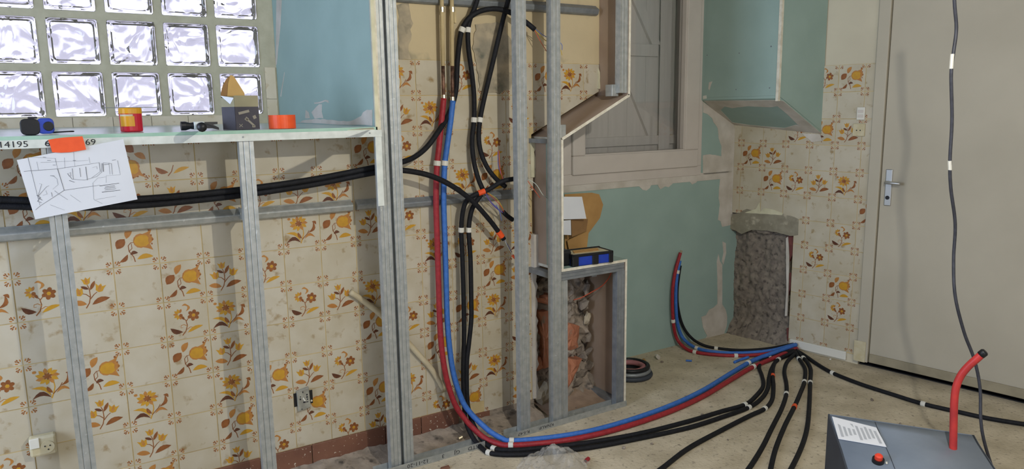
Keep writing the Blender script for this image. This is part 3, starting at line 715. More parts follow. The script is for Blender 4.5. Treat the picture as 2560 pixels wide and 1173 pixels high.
# door
door = empty('door_1', Bp(1.3, 0)); tag(door, 'large flat cream door in the right wall', None, None, 'structure')
DH = 2.06
boxB('door_frame', (SD0, SD0 + .062, 0.03, DH + .06, -.10, .022), M_DOOR, door, bevel=.004)
boxB('door_frame', (SD1, SD2, 0.03, DH + .06, -.10, .022), M_DOOR, door, bevel=.004)
boxB('door_frame', (SD0 + .062, SD1, DH, DH + .06, -.10, .022), M_DOOR, door, bevel=.004)
leaf_ = boxB('door_leaf', (SD0 + .066, SD1 - .003, .055, DH - .003, -.05, .008), M_DOOR, door, bevel=.003)
boxB('weather_bar', (SD0 + .07, SD1, .035, .085, .008, .022), mat('dirty_weather_bar', '#9c937c', '#8c846f', rough=.8, scale=12), leaf_, bevel=.004)
boxB('shade_dark_threshold', (SD0 - .02, SD2, 0.0, .006, -.14, -.02), M_BLACKP, door); boxB('light_block_panel', (SD0, SD2, 0.0, 2.2, -.19, -.162), M_BLACKP, door)  # threshold blackened as the gap's shade; unseen panel added behind blocks leaking light
boxB('frame_foot', (SD0 - .015, SD0 + .05, .03, .15, .022, .026), M_OLDWHITE, door)
h0 = Bs(atB(2221, 470, .01)); 
hp = boxB('handle_plate', (h0 - .018, h0 + .018, .94, 1.14, .008, .014), M_CHROME, leaf_, bevel=.004)
MB().tube([Bp(h0, 1.07, .012), Bp(h0, 1.07, .05)], .009).build('handle_stem', M_CHROME, hp, smooth=True)
MB().tube(catmull([Bp(h0 - .004, 1.07, .05), Bp(h0 + .03, 1.07, .056), Bp(h0 + .075, 1.068, .052)], .01), .008).build('lever', M_CHROME, hp, smooth=True)
MB().tube([Bp(h0, .985, .013), Bp(h0, .985, .018)], .011).build('lock_cylinder', M_BLACKP, hp)

# --- boxed soffit in the right corner (finished twin of the stepped return)
sof = empty('soffit_box', (3.45, 0.0, 1.33)); tag(sof, 'green plasterboard box with sloped underside in the upper right corner', 'soffit', None, 'structure')
PX, QY = 3.262, -.235
def wbx(Y): return WB_0.x + (WB_0.y - Y) / .98731 * .15883
def slz(x): return 1.530 - (x - PX) * .515
MB().box(PX, PX + .013, QY, YC - .003, 1.5455, ZT).build('side_board', M_GREEN, sof)
xq = wbx(QY) - .004
MB().prism([(PX + .0135, QY, 1.540), (xq, QY, slz(xq) + .016), (xq, QY, ZT), (PX + .0135, QY, ZT)], (0, .013, 0)).build('front_board', M_GREEN, sof)
xb = wbx(YC) - .004
MB().add([(PX, QY, 1.53), (xq, QY, slz(xq)), (xb, YC - .003, slz(xb)), (PX, YC - .003, 1.53), (PX, QY, 1.545), (xq, QY, slz(xq) + .015), (xb, YC - .003, slz(xb) + .015), (PX, YC - .003, 1.545)],
         [(3, 2, 1, 0), (4, 5, 6, 7), (0, 1, 5, 4), (1, 2, 6, 5), (2, 3, 7, 6), (3, 0, 4, 7)]).build('sloped_board', M_GREEN, sof)
SLN = Vector((-.515, 0, -1)).normalized()
pS = lambda x, y: hit(x, y, (PX, 0, 1.53), SLN)
patch('joint_compound', [(1760, 252), (1948, 250), (1960, 262), (1925, 268), (1870, 265), (1830, 270), (1812, 266), (1795, 280)], pS, SLN, M_COMP, sof, .0015, .004, 31)
patch('joint_compound', [(1762, 254), (1795, 268), (1825, 300), (1834, 310), (1828, 318), (1815, 306)], pS, SLN, M_COMP, sof, .0015, .003, 32)
patch('joint_compound', [(1826, 305), (1870, 312), (1960, 320), (1990, 312), (2010, 318), (2054, 336), (1980, 330), (1824, 314)], pS, SLN, M_COMP, sof, .0015, .003, 33)
patch('joint_compound', [(1948, 250), (1958, 252), (2056, 336), (2030, 334), (1995, 312), (1968, 285), (1940, 262)], pS, SLN, M_COMP, sof, .0015, .003, 34)
patch('plaster_dab', [(1773, 206), (1781, 203), (1777, 214), (1774, 226), (1771, 222)], lambda x, y: atX(x, y, PX), (-1, 0, 0), M_COMP, sof, .0015, .002, 36)
patch('plaster_dab', [(1758, 240), (1766, 238), (1767, 246), (1758, 248)], lambda x, y: atX(x, y, PX), (-1, 0, 0), M_WHITE, sof, .002, .002, 37)
for px, py in ((1768, 138), (1848, 133), (1928, 116), (1924, 220), (1840, 224)):
    q = atX(px, py, PX); MB().tube([q, q + Vector((-.0012, 0, 0))], .004, 8).build('screw_head', M_STEELD, sof)
MB().box(PX - .003, PX + .014, QY - .003, QY + .014, 1.515, ZT).build('corner_bead', M_GYPSUM, sof)
patch('plaster_smear', [(2005, 334), (2050, 336), (2056, 352), (2030, 356), (2022, 348)], lambda x, y: atB(x, y, .006), WB_N, M_COMP, wall_right, .003, .003, 35)

# ================================================================== METAL FRAME AND STEPPED RETURN
def cbar(name, p0, p1, wdir, ddir, w, d, m, parent, groove=True):
    """C-shaped steel profile with pressed grooves: web in front, two flanges running back, from p0 to p1"""
    p0, p1 = Vector(p0), Vector(p1); wdir = Vector(wdir).normalized(); ddir = Vector(ddir).normalized()
    g = .0022; t = .0012
    if groove:
        prof = [(-w / 2, d), (-w / 2, 0), (-w * .24, 0), (-w * .20, g), (-w * .16, 0), (w * .16, 0), (w * .20, g), (w * .24, 0), (w / 2, 0), (w / 2, d)]
    else:
        prof = [(-w / 2, d), (-w / 2, 0), (w / 2, 0), (w / 2, d)]
    lip = w * .14
    outer = [(-w / 2 + lip, d)] + prof + [(w / 2 - lip, d)]
    inner = [(-w / 2 + lip, d - t), (-w / 2 + t, d - t), (-w / 2 + t, t)] + ([(-w * .24, t), (-w * .20, g + t), (-w * .16, t), (w * .16, t), (w * .20, g + t), (w * .24, t)] if groove else []) + [(w / 2 - t, t), (w / 2 - t, d - t), (w / 2 - lip, d - t)]
    n = len(outer); m2 = len(inner)
    b = MB(); A = []
    for P in (p0, p1):
        A += [P + wdir * a + ddir * q for a, q in outer] + [P + wdir * a + ddir * q for a, q in inner]
    k = n + m2; fs = []
    for i in range(n - 1): fs.append((i, i + 1, k + i + 1, k + i))
    for i in range(m2 - 1): fs.append((n + i + 1, n + i, k + n + i, k + n + i + 1))
    fs += [(n, 0, k, k + n), (n - 1, n + m2 - 1, k + n + m2 - 1, k + n - 1)]
    for base in (0, k):
        for i in range(n - 1):
            i2 = min(i, m2 - 1); i3 = min(i + 1, m2 - 1)
            fs.append((base + i, base + i + 1, base + n + i3, base + n + i2) if i2 != i3 else (base + i, base + i + 1, base + n + i2))
    b.add(A, fs)
    return b.build(name, m, parent)
X_, Y_, Z_ = (1, 0, 0), (0, 1, 0), (0, 0, 1)

low = empty('low_stud_frame', (.15, YF, 0)); tag(low, 'low galvanised frame of two short studs and a wall rail under the shelf', 'metal frame')
for xc in (-.150, .4375):
    cbar('stud', (xc, YF, 0), (xc, YF, 1.394), X_, Y_, .050, .034, M_STEEL, low)
    # perforated spacer strap running back to the wall rail
    b = MB(); zz = 1.118
    for i in range(6):
        y0 = YF + .034 + i * .028
        b.box(xc - .001, xc + .001, y0, y0 + .014, zz - .022, zz + .022)
        b.box(xc - .001, xc + .001, y0 + .014, y0 + .028, zz - .022, zz - .004); b.box(xc - .001, xc + .001, y0 + .014, y0 + .028, zz + .004, zz + .022)
    b.build('perforated_spacer', M_STEEL, low)
def rail(name, x0, x1, zc, parent, m=M_STEEL, h=.048, d=.030):
    k = h / .048   # folded furring profile: sloped upper face, narrow ridge, undercut lower face
    P = [(-.004, .025), (-.010, .025), (-.012, .022), (-.034, .007), (-.036, .004), (-.036, .000), (-.030, -.017), (-.026, -.020), (-.018, -.0235), (-.004, -.0235)]
    return MB().prism([(x0, y, zc + z * k) for y, z in P], (x1 - x0, 0, 0)).build(name, m, parent)
rail('wall_rail', -1.3, .885, 1.108, low)
rail('rail_connector', .905, 1.02, 1.108, low, h=.042)

part = empty('partition_frame', (1.5, YF, 0)); tag(part, 'tall galvanised stud frame with stepped plasterboard return beside the window', 'metal frame')
cbar('stud', (.949, YF, 0), (.949, YF, ZT), X_, Y_, .044, .036, M_STEEL, part)
cbar('stud', (1.007, YF, 0), (1.007, YF, ZT), X_, Y_, .044, .036, M_STEEL, part)
MB().box(.971, .985, YF + .022, YF + .036, 0, ZT).build('packing_strip', M_STEELD, part)
cbar('stud', (1.5975, YF, 0.004), (1.5975, YF, ZT), X_, Y_, .052, .036, M_STEEL, part)
cbar('stud', (1.779, YF, 0.004), (1.779, YF, ZT), X_, Y_, .050, .036, M_STEEL, part)
rail('wall_rail', 1.03, 1.71, 1.098, part, M_STEELD, h=.042)
rail('wall_rail', .95, 2.17, 1.956, part, M_STEELD, h=.046)
box('rail_bracket', (1.86, 1.91, -.07, -.03, 1.94, 1.985), M_STEEL, part, bevel=.003)
# floor track
def track(x0, x1):
    t = .0015; b = MB()
    b.box(x0, x1, YF - .012, YF + .04, 0.0005, .003); b.box(x0, x1, YF - .012 - t, YF - .012, 0.0005, .030); b.box(x0, x1, YF + .04, YF + .04 + t, 0.0005, .030)
    return b.build('floor_track', M_STEEL, part)
t1 = track(.86, 1.37); t2 = track(1.50, 2.20)
def track_text(par, body, px, py, size, sx=1.25):
    p = atY(px, py, YF - .0140)
    text_mesh('stamped_lettering', body, size, M_INK, frame_mtx((p.x, YF - .0140, .016), (-1, 0, 0), (0, 0, -1)), par, sx)
track_text(t1, '12-11-20', 1045, 1156, .024, 1.15); track_text(t1, '3', 1108, 1146, .024); track_text(t1, 'GJ', 1143, 1133, .024); track_text(t1, 'STD', 1183, 1122, .024)
track_text(t2, 'R-f-47', 1310, 1085, .021); track_text(t2, 'KNAUF', 1366, 1070, .021)
# stepped boards of the return
def board(name, quad, vec, back_first=True):
    """plasterboard with brown paper back and green face; quad = back side polygon"""
    vec = Vector(vec); b = MB(); a = [Vector(p) for p in quad]; c = [p + vec for p in a]
    b.add(a + c, [(0, 1, 2, 3)], 0); b.add(a + c, [(7, 6, 5, 4)], 1)
    b.add(a + c, [(0, 4, 5, 1), (1, 5, 6, 2), (2, 6, 7, 3), (3, 7, 4, 0)], 2)
    return b.build(name, [M_KRAFT, M_GREEN, M_GYPSUM], part)
YE_ = YC - .004
board('plasterboard', [(2.198, YF, 1.55), (2.198, YE_, 1.55), (2.198, YE_, ZT), (2.198, YF, ZT)], (.013, 0, 0))
board('plasterboard', [(1.810, YF, 1.362), (1.810, YE_, 1.362), (2.205, YE_, 1.556), (2.205, YF, 1.556)], (.006, 0, -.0115))
board('plasterboard', [(1.806, YF, .757), (1.806, YE_, .757), (1.806, YE_, 1.352), (1.806, YF, 1.352)], (.012, 0, 0))
board('plasterboard', [(1.806, YF, .744), (1.806, YE_, .744), (2.205, YE_, .744), (2.205, YF, .744)], (0, 0, .013))
board('plasterboard', [(2.193, YF, 0.004), (2.193, YE_, 0.004), (2.193, YE_, .744), (2.193, YF, .744)], (.012, 0, 0))
# edge profiles of the return
cbar('edge_profile', (2.172, YF + .002, 1.56), (2.172, YF + .002, ZT), X_, Y_, .048, .035, M_STEEL, part)
cbar('edge_profile', (2.172, YF + .30, 1.575), (2.172, YF + .30, ZT), X_, Y_, .03, .03, M_STEELD, part)
sl = Vector((.395, 0, .194)).normalized(); sn = Vector((-.194, 0, .395)).normalized()
q0 = Vector((1.84, YF + .05, 1.376)); 
box('profile_clip', (2.125, 2.165, -.19, -.14, 1.545, 1.60), M_STEEL, part, bevel=.002)
box('profile_clip', (1.805, 1.835, YF + .002, YF + .04, 1.36, 1.42), M_STEEL, part, bevel=.002)
cbar('edge_profile', (1.80, -.19, 1.335), (1.80, .02, 1.335), X_, (0, 0, 1), .05, .02, M_STEELD, part, False)
cbar('edge_profile', (1.795, YF + .09, .76), (1.795, YF + .09, 1.34), Y_, X_, .03, .02, mat('pale_green_profile', '#9fb0a8', '#8fa199', rough=.5, metal=.3, scale=20), part, False)
cbar('edge_profile', (1.80, YF + .004, .722), (2.19, YF + .004, .722), Z_, Y_, .042, .035, M_STEELD, part)
cbar('edge_profile', (1.825, YF + .003, .004), (1.825, YF + .003, .70), X_, Y_, .036, .035, M_STEEL, part)
cbar('edge_profile', (2.168, YF + .002, .004), (2.168, YF + .002, .702), X_, Y_, .048, .035, M_STEELD, part)
cbar('edge_profile', (1.785, -.19, .735), (1.785, .02, .735), X_, (0, 0, -1), .04, .025, M_STEELD, part, False)
box('floor_profile', (2.155, 2.192, YF + .04, .03, .002, .03), M_STEELD, part)
box('drip_mark', (2.0, 2.03, -.2, -.195, .69, .70), M_STEELD, part)

# ================================================================== SHELF UNDER THE GLASS BLOCKS
def shz(Y): return 1.432 + .012 * (Y - YF) / .92
shelf = empty('window_shelf', (0, .2, 1.43)); tag(shelf, 'deep green plasterboard shelf under the glass-block window', 'shelf')
xf, xk = .928, .806
b = MB(); b.add([(XL, YF - .006, shz(YF) - .013), (xf, YF - .006, shz(YF) - .013), (xk, YG - .008, shz(YG) - .013), (XL, YG - .008, shz(YG) - .013), (XL, YF - .006, shz(YF)), (xf, YF - .006, shz(YF)), (xk, YG - .008, shz(YG)), (XL, YG - .008, shz(YG))],
    [(3, 2, 1, 0), (4, 5, 6, 7), (1, 2, 6, 5), (2, 3, 7, 6), (3, 0, 4, 7)], 0)
b.add([(XL, YF - .006, shz(YF) - .013), (xf, YF - .006, shz(YF) - .013), (xf, YF - .006, shz(YF)), (XL, YF - .006, shz(YF))], [(0, 1, 2, 3)], 1)
b.build('shelf_board', [mat('reflection_paled_shelf_face', '#b4c8c6', '#bccdce', rough=.25, scale=5), M_GREENTOP], shelf)  # shelf face paler than the green board: window reflection put into its colour
fas = box('fascia_rail', (XL, .944, YF - .0085, YF - .0065, 1.3945, 1.4205), M_STEELW, shelf)
box('rail_flange', (XL, .944, YF - .0065, YF + .03, 1.3945, 1.396), M_STEELW, shelf)
box('fascia_upright', (.918, .9425, YF - .0068, YF - .0008, 1.125, 1.3943), M_STEELW, shelf)
for body, px, py, sx in (('14195', 33, 359, 1.2), ('6', 118, 356, 1.3), ('69', 226, 353, 1.2)):
    p = atY(px, py, YF - .009)
    text_mesh('stamped_lettering', body, .026, M_INK, frame_mtx((p.x, YF - .0092, 1.4072), X_, Z_), fas, sx)
for px in (608, 925): 
    p = atY(px, 348, YF - .009); MB().tube([(p.x, YF - .0085, 1.409), (p.x, YF - .0105, 1.409)], .003, 8).build('screw', M_STEELD, shelf)
patch('joint_compound', [(868, 327), (900, 321), (934, 318), (937, 326)], lambda x, y: hit(x, y, (0, YF, shz(YF)), Vector((0, -.013, 1)).normalized()), (0, 0, 1), M_COMPY, shelf, .0012, .002, 41)

ZLIFT = .001
_shz = shz
def shz(Y): return _shz(Y) + ZLIFT
def onshelf(px, py): return hit(px, py, (0, YF, shz(YF)), Vector((0, -.01304, 1)))
# --- blue tape measure / laser
def px2m(p, px): return px * (Vector(p) - CAM).dot(FWD) / F_PX
tm = empty('tape_measure', (-.19, -.16, shz(-.16))); tag(tm, 'blue and black tape measure with wrist loop at the left end of the shelf', 'tape measure')
pL = atY(52, 331, -.165); pR = atY(137, 331, -.165); z0 = shz(-.165); hh = .050
b = MB(); n = 16
def rrect(x0, x1, z0, z1, r, y):
    P = []
    for cx, cz, a0 in ((x1 - r, z1 - r, 0), (x0 + r, z1 - r, 90), (x0 + r, z0 + r, 180), (x1 - r, z0 + r, 270)):
        for d in (0, 30, 60, 90):
            a = math.radians(a0 + d); P.append((cx + r * math.cos(a), y, cz + r * math.sin(a)))
    return P
xm = pL.x + (pR.x - pL.x) * .52
MB().prism(rrect(pL.x, xm + .005, z0, z0 + hh, .014, -.195), (0, .055, 0)).build('rubber_grip', M_BLACKP, tm, bevel=.003)
MB().prism(rrect(xm - .002, pR.x, z0 + .003, z0 + hh + .001, .012, -.193), (0, .05, 0)).build('blue_case', M_NAVY, tm, bevel=.003)
MB().tube([(xm + .028, -.192, z0 + .026), (xm + .028, -.198, z0 + .026)], .0145, 16).build('round_dial', M_BLACKP, tm, bevel=.002)
MB().prism(rrect(pL.x + .022, pL.x + .048, z0 + hh, z0 + hh + .006, .003, -.18), (0, .025, 0)).build('lock_button', M_BLACKP, tm)
MB().tube(catmull([(pR.x - .01, -.175, z0 + .006), (pR.x + .03, -.188, z0 + .008), (pR.x + .050, -.178, z0 + .008), (pR.x + .044, -.160, z0 + .008), (pR.x - .01, -.165, z0 + .006)], .006), .0022, 6).build('wrist_loop', M_BLACKP, tm, smooth=True)
# --- red tub with yellow lid
ct = onshelf(327, 328); ct.y = max(-.19, min(ct.y, -.08))
p0 = atY(297, 300, ct.y); p1 = atY(357, 300, ct.y); cx = (p0.x + p1.x) / 2; rr_ = (p1.x - p0.x) / 2 * .92; ztop = atY(327, 270, ct.y).z; zb = shz(ct.y)
tub = empty('plastic_tub', (cx, ct.y, zb)); tag(tub, 'red plastic tub with yellow lid standing on the shelf', 'tub')
def sqround(cx, cy, r, z, n=24, p=3.2):
    o = []
    for k in range(n):
        a = 2 * math.pi * k / n + .5; c_, s_ = math.cos(a - .5), math.sin(a - .5)
        f = (abs(c_) ** p + abs(s_) ** p) ** (-1 / p); x, y = r * f * c_, r * f * s_
        o.append((cx + x * math.cos(.25) - y * math.sin(.25), cy + x * math.sin(.25) + y * math.cos(.25), z))
    return o
def loft(rings):
    b = MB(); n = len(rings[0]); vs = [v for R in rings for v in R]; fs = []
    for i in range(len(rings) - 1):
        for k in range(n): fs.append((i * n + k, i * n + (k + 1) % n, (i + 1) * n + (k + 1) % n, (i + 1) * n + k))
    fs.append(tuple(range(n - 1, -1, -1))); fs.append(tuple((len(rings) - 1) * n + k for k in range(n)))
    return b.add(vs, fs)
zl = zb + (ztop - zb) * .76
loft([sqround(cx, ct.y, rr_ * .90, zb), sqround(cx, ct.y, rr_ * .95, zb + .004), sqround(cx, ct.y, rr_ * .97, zl)]).build('tub_body', M_REDPL, tub)
loft([sqround(cx, ct.y, rr_ * .99, zl), sqround(cx, ct.y, rr_ * .99, ztop - .003), sqround(cx, ct.y, rr_ * .95, ztop)]).build('lid', M_YELPL, tub)
def tubband(name, a0, a1, z0_, z1_, k, m, par, slope=0.0):
    R = sqround(cx, ct.y, rr_ * k, 0, 96); lo = []; hi = []
    def ang(p): return math.degrees(math.atan2(p[1] - ct.y, p[0] - cx))
    P = sorted([p for p in R if a0 <= ang(p) <= a1], key=ang); n = len(P)
    V = [(p[0], p[1], z0_) for p in P] + [(p[0], p[1], z1_ - slope * i / n) for i, p in enumerate(P)]
    return MB().add(V, [(i, i + 1, n + i + 1, n + i) for i in range(n - 1)]).build(name, m, par, fixn=False)
lab = tubband('paper_label', -172, -72, zb + .018, zb + .052, .985, M_YELPL, tub)
tubband('pale_label_band', -172, -80, zb + .052, zb + .058, .985, M_OLDWHITE, lab)
for a_, z_ in ((-92, .040), (-88, .034), (-84, .028), (-90, .030)):
    tubband('label_mark', a_ - 2, a_ + 2.5, zb + z_, zb + z_ + .004, .992, M_WHITE, lab)
ra = atY(252, 266.5, ct.y); rb = atY(402, 264.5, ct.y)
rod = MB().tube([(ra.x, ct.y - .01, ztop + .0015), (rb.x, ct.y + .01, ztop + .0015)], .0013, 6).build('thin_rod', M_STEELD); tag(rod, 'thin grey metal rod lying across the yellow tub lid', 'rod')
# --- hammer, handle pointing out over the shelf edge
hy = -.16; hz = shz(hy)
hl = atY(452, 312, hy); hr = atY(545, 312, hy); hc = atY(498, 312, hy)
ham = empty('claw_hammer', (hc.x, hy, hz)); tag(ham, 'black and silver claw hammer lying with its grip over the shelf edge', 'hammer')
zc = hz + .017
MB().tube([(hl.x, hy, zc), (hl.x + .014, hy, zc), (hl.x + .017, hy, zc), (hl.x + .030, hy, zc), (hl.x + .042, hy, zc)], [.0155, .0155, .0145, .0105, .0125], 12).build('hammer_face', M_BLACKP, ham, smooth=False)
MB().box(hl.x + .040, hl.x + .075, hy - .016, hy + .016, zc - .013, zc + .014).build('hammer_eye', M_STEELW, ham, bevel=.004)
for s in (-1, 1):
    MB().tube(catmull([(hl.x + .072, hy + s * .006, zc + .002), (hl.x + .10, hy + s * .010, zc + .002 + s * .003), (hr.x, hy + s * .014, zc - .002 + s * .007)], .008), [.010, .009, .0085, .008, .0075, .007, .0065, .006, .0055, .005, .005, .005, .005, .005, .005, .005][:1] * 1 + [.0085] * 30, 8).build('claw', M_BLACKP, ham) if False else MB().prism([(hl.x + .07, hy + s * .008, zc - .010), (hr.x - .02, hy + s * .010, zc - .004 + s * .006), (hr.x, hy + s * .012, zc - .006 + s * .010), (hr.x, hy + s * .012, zc + .002 + s * .010), (hr.x - .02, hy + s * .010, zc + .008 + s * .004), (hl.x + .07, hy + s * .008, zc + .012)], (0, -s * .007, 0)).build('claw', M_BLACKP, ham)
hx = hl.x + .058
ge = atY(505, 318, YF - .14); ge.z = max(ge.z, zc - .004); gs = Vector((hx, hy - .010, zc)); gm = gs.lerp(ge, .35)
MB().tube([gs, gs.lerp(ge, .2), gm], [.009, .0105, .011], 10).build('hammer_handle', M_STEELW, ham, smooth=True)
MB().tube([gm, gs.lerp(ge, .6), gs.lerp(ge, .95), ge], [.0125, .0140, .0160, .013], 12).build('rubber_grip', M_BLACKP, ham, smooth=True)
# --- carton of fixings
by = -.165; bz = shz(by)
b0 = atY(563, 320, by); b1 = atY(592, 322, by - .02); b2 = atY(650, 320, by)
cart = empty('fixings_carton', (b1.x, by, bz)); tag(cart, 'open dark carton printed with screws, brown flap standing up, on the shelf', 'carton')
# footprint: near corner b1, left corner b0, right corner b2
nc = Vector((b1.x, by - .012, bz)); lc = Vector((b0.x, by + .030, bz)); rc = Vector((b2.x, by + .004, bz)); fc = lc + (rc - nc)
zt_ = atY(606, 239, by).z; zm = atY(606, 267, by).z; up = Vector((0, 0, 1))
def wallp(a, c, z0_, z1_, m, name):
    n_ = (c - a).cross(up).normalized() * .0015
    pa, pc = Vector((a.x, a.y, z0_)), Vector((c.x, c.y, z0_)); qa, qc = Vector((a.x, a.y, z1_)), Vector((c.x, c.y, z1_))
    return MB().prism([pa, pc, qc, qa], n_).build(name, m, cart)
fw_ = wallp(nc, rc, bz, zm, M_BOXP, 'printed_side'); wallp(nc, rc, zm, zt_, M_BOXG, 'upper_side')
lw_ = wallp(lc, nc, bz, zm, M_BOXP, 'printed_side'); wallp(lc, nc, zm, zt_ - .008, M_BOXG, 'upper_side')
wallp(rc, fc, bz, zt_, M_BOXG, 'back_side'); wallp(fc, lc, bz, zt_, M_BOXG, 'back_side')
MB().prism([lc + up * .002, nc + up * .002, rc + up * .002, fc + up * .002], up * .002).build('carton_bottom', M_BOXG, cart)
zpk = atY(608, 187, by + .01).z
u_ = (rc - nc)
MB().prism([lc + u_ * .25 + up * (zt_ - bz - .002), fc + up * (zt_ - bz - .002), fc + up * (zt_ - bz + .01), lc + u_ * .60 + up * (zpk - bz - .004), lc + u_ * .48 + up * (zpk - bz), lc + u_ * .36 + up * (zpk - bz - .01)], Vector((0, .002, 0))).build('flap', mat('backlight_brightened_cardboard', '#cfaa6c', '#c39f63', rough=.9, scale=12), cart)  # flap cardboard brightened to offset its backlit darkness, light put into the colour
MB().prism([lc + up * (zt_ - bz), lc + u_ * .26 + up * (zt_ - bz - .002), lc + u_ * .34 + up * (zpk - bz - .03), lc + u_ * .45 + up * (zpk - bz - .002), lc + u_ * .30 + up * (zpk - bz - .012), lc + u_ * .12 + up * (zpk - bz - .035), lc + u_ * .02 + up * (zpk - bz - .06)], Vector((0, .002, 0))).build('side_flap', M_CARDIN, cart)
MB().prism([lc + up * (zt_ - bz), nc + up * (zt_ - bz - .008), lc.lerp(nc, .7) + up * (zt_ - bz - .03)], Vector((-.002, -.002, 0))).build('torn_flap', M_PAPER, cart)
def pr_(u, v, w, h, a, m=M_OLDWHITE):
    d = (rc - nc).normalized(); n_ = -(rc - nc).cross(up).normalized()
    if n_.y > 0: n_ = -n_
    o = nc + (rc - nc) * u + up * ((zm - bz) * v) + n_ * .0021; ca, sa = math.cos(a), math.sin(a)
    P = [o + d * (x * ca - z * sa) + up * (x * sa + z * ca) for x, z in ((-w, -h), (w, -h), (w, h), (-w, h))]
    MB().add(P, [(0, 1, 2, 3)]).build('screw_print', m, fw_, fixn=False)
GR = mat('printed_grey_screw', '#8f8a7d', rough=.6)
pr_(.36, .76, .020, .0045, .22, GR); pr_(.60, .32, .020, .0035, -.75, GR); pr_(.46, .46, .006, .006, -.7, GR); pr_(.80, .54, .006, .006, .4, GR); pr_(.74, .13, .006, .0035, 0, GR); pr_(.20, .18, .008, .001, .7, GR); pr_(.20, .18, .008, .001, -.7, GR)
# --- orange tape roll
ty = -.15; ta = atY(672, 305, ty); tb = atY(738, 305, ty); tz = shz(ty); tcx = (ta.x + tb.x) / 2; tr_ = (tb.x - ta.x) / 2; th_ = atY(705, 287.5, ty).z - tz
roll = empty('tape_roll', (tcx, ty, tz)); tag(roll, 'orange roll of adhesive tape on the shelf beside the carton', 'tape roll')
def annulus(r0, r1, z0_, z1_, n=40):
    b = MB(); vs = []; fs = []
    for k in range(n):
        a = 2 * math.pi * k / n; c_, s_ = math.cos(a), math.sin(a)
        vs += [(tcx + r0 * c_, ty + r0 * s_, z0_), (tcx + r1 * c_, ty + r1 * s_, z0_), (tcx + r1 * c_, ty + r1 * s_, z1_), (tcx + r0 * c_, ty + r0 * s_, z1_)]
    for k in range(n):
        i, j = k * 4, ((k + 1) % n) * 4
        for q in range(4): fs.append((i + q, i + (q + 1) % 4, j + (q + 1) % 4, j + q))
    return b.add(vs, fs)
annulus(tr_ * .80, tr_, tz, tz + th_).build('tape_layer', M_ORANGE, roll, smooth=False)
annulus(tr_ * .75, tr_ * .80, tz, tz + th_).build('cardboard_core', M_CARD, roll)

# --- sketch taped to the shelf edge
PY = YF - .016
pc_ = [atY(42, 400, PY), atY(308, 348, PY), atY(343, 498, PY), atY(88, 548, PY)]
b = MB(); vs = []; fs = []; nu, nv = 12, 8
def paperpt(u, v, off=0.0):
    p = (pc_[0] * (1 - u) + pc_[1] * u) * (1 - v) + (pc_[3] * (1 - u) + pc_[2] * u) * v
    p = p.copy(); v = min(max(v, 0.0), 1.0); p.y = PY - .002 - .006 * v ** 1.5 + off
    return p
for j in range(nv + 1):
    for i in range(nu + 1): vs.append(paperpt(i / nu, j / nv))
for j in range(nv):
    for i in range(nu): a = j * (nu + 1) + i; fs.append((a, a + 1, a + nu + 2, a + nu + 1))
b.add(vs, fs); pm = b.build('paper_sketch', M_PAPER, None, smooth=False, fixn=False)
tag(pm, 'white sheet with a pencil plan taped to the front of the shelf', 'paper')
sm = pm.modifiers.new('thickness', 'SOLIDIFY'); sm.thickness = .0003; sm.offset = 1
def stroke(pts, w, m):
    b = MB(); P = []
    for (x0, y0), (x1, y1) in zip(pts, pts[1:]):
        k = max(1, int(math.hypot(x1 - x0, y1 - y0) / .08))
        for i in range(k): P.append((x0 + (x1 - x0) * i / k, y0 + (y1 - y0) * i / k))
    P.append(pts[-1])
    S_ = strip(P, w); n = len(P)
    V = [paperpt(x, y, -.0007) for x, y in S_]; fs = [(i, i + 1, 2 * n - 2 - i, 2 * n - 1 - i) for i in range(n - 1)]
    return b.add(V, fs).build('drawn_line', m, pm, fixn=False)
ph = lambda x, y: None
def q2(px, py):  # photograph pixel -> paper u,v
    p = atY(px, py, PY); o = pc_[0]; ex = pc_[1] - pc_[0]; ey = pc_[3] - pc_[0]; d = p - o
    det = ex.x * ey.z - ex.z * ey.x
    return ((d.x * ey.z - d.z * ey.x) / det, (ex.x * d.z - ex.z * d.x) / det)
dr = lambda L: [q2(x / 3.26, 340 + y / 3.26) for x, y in L]
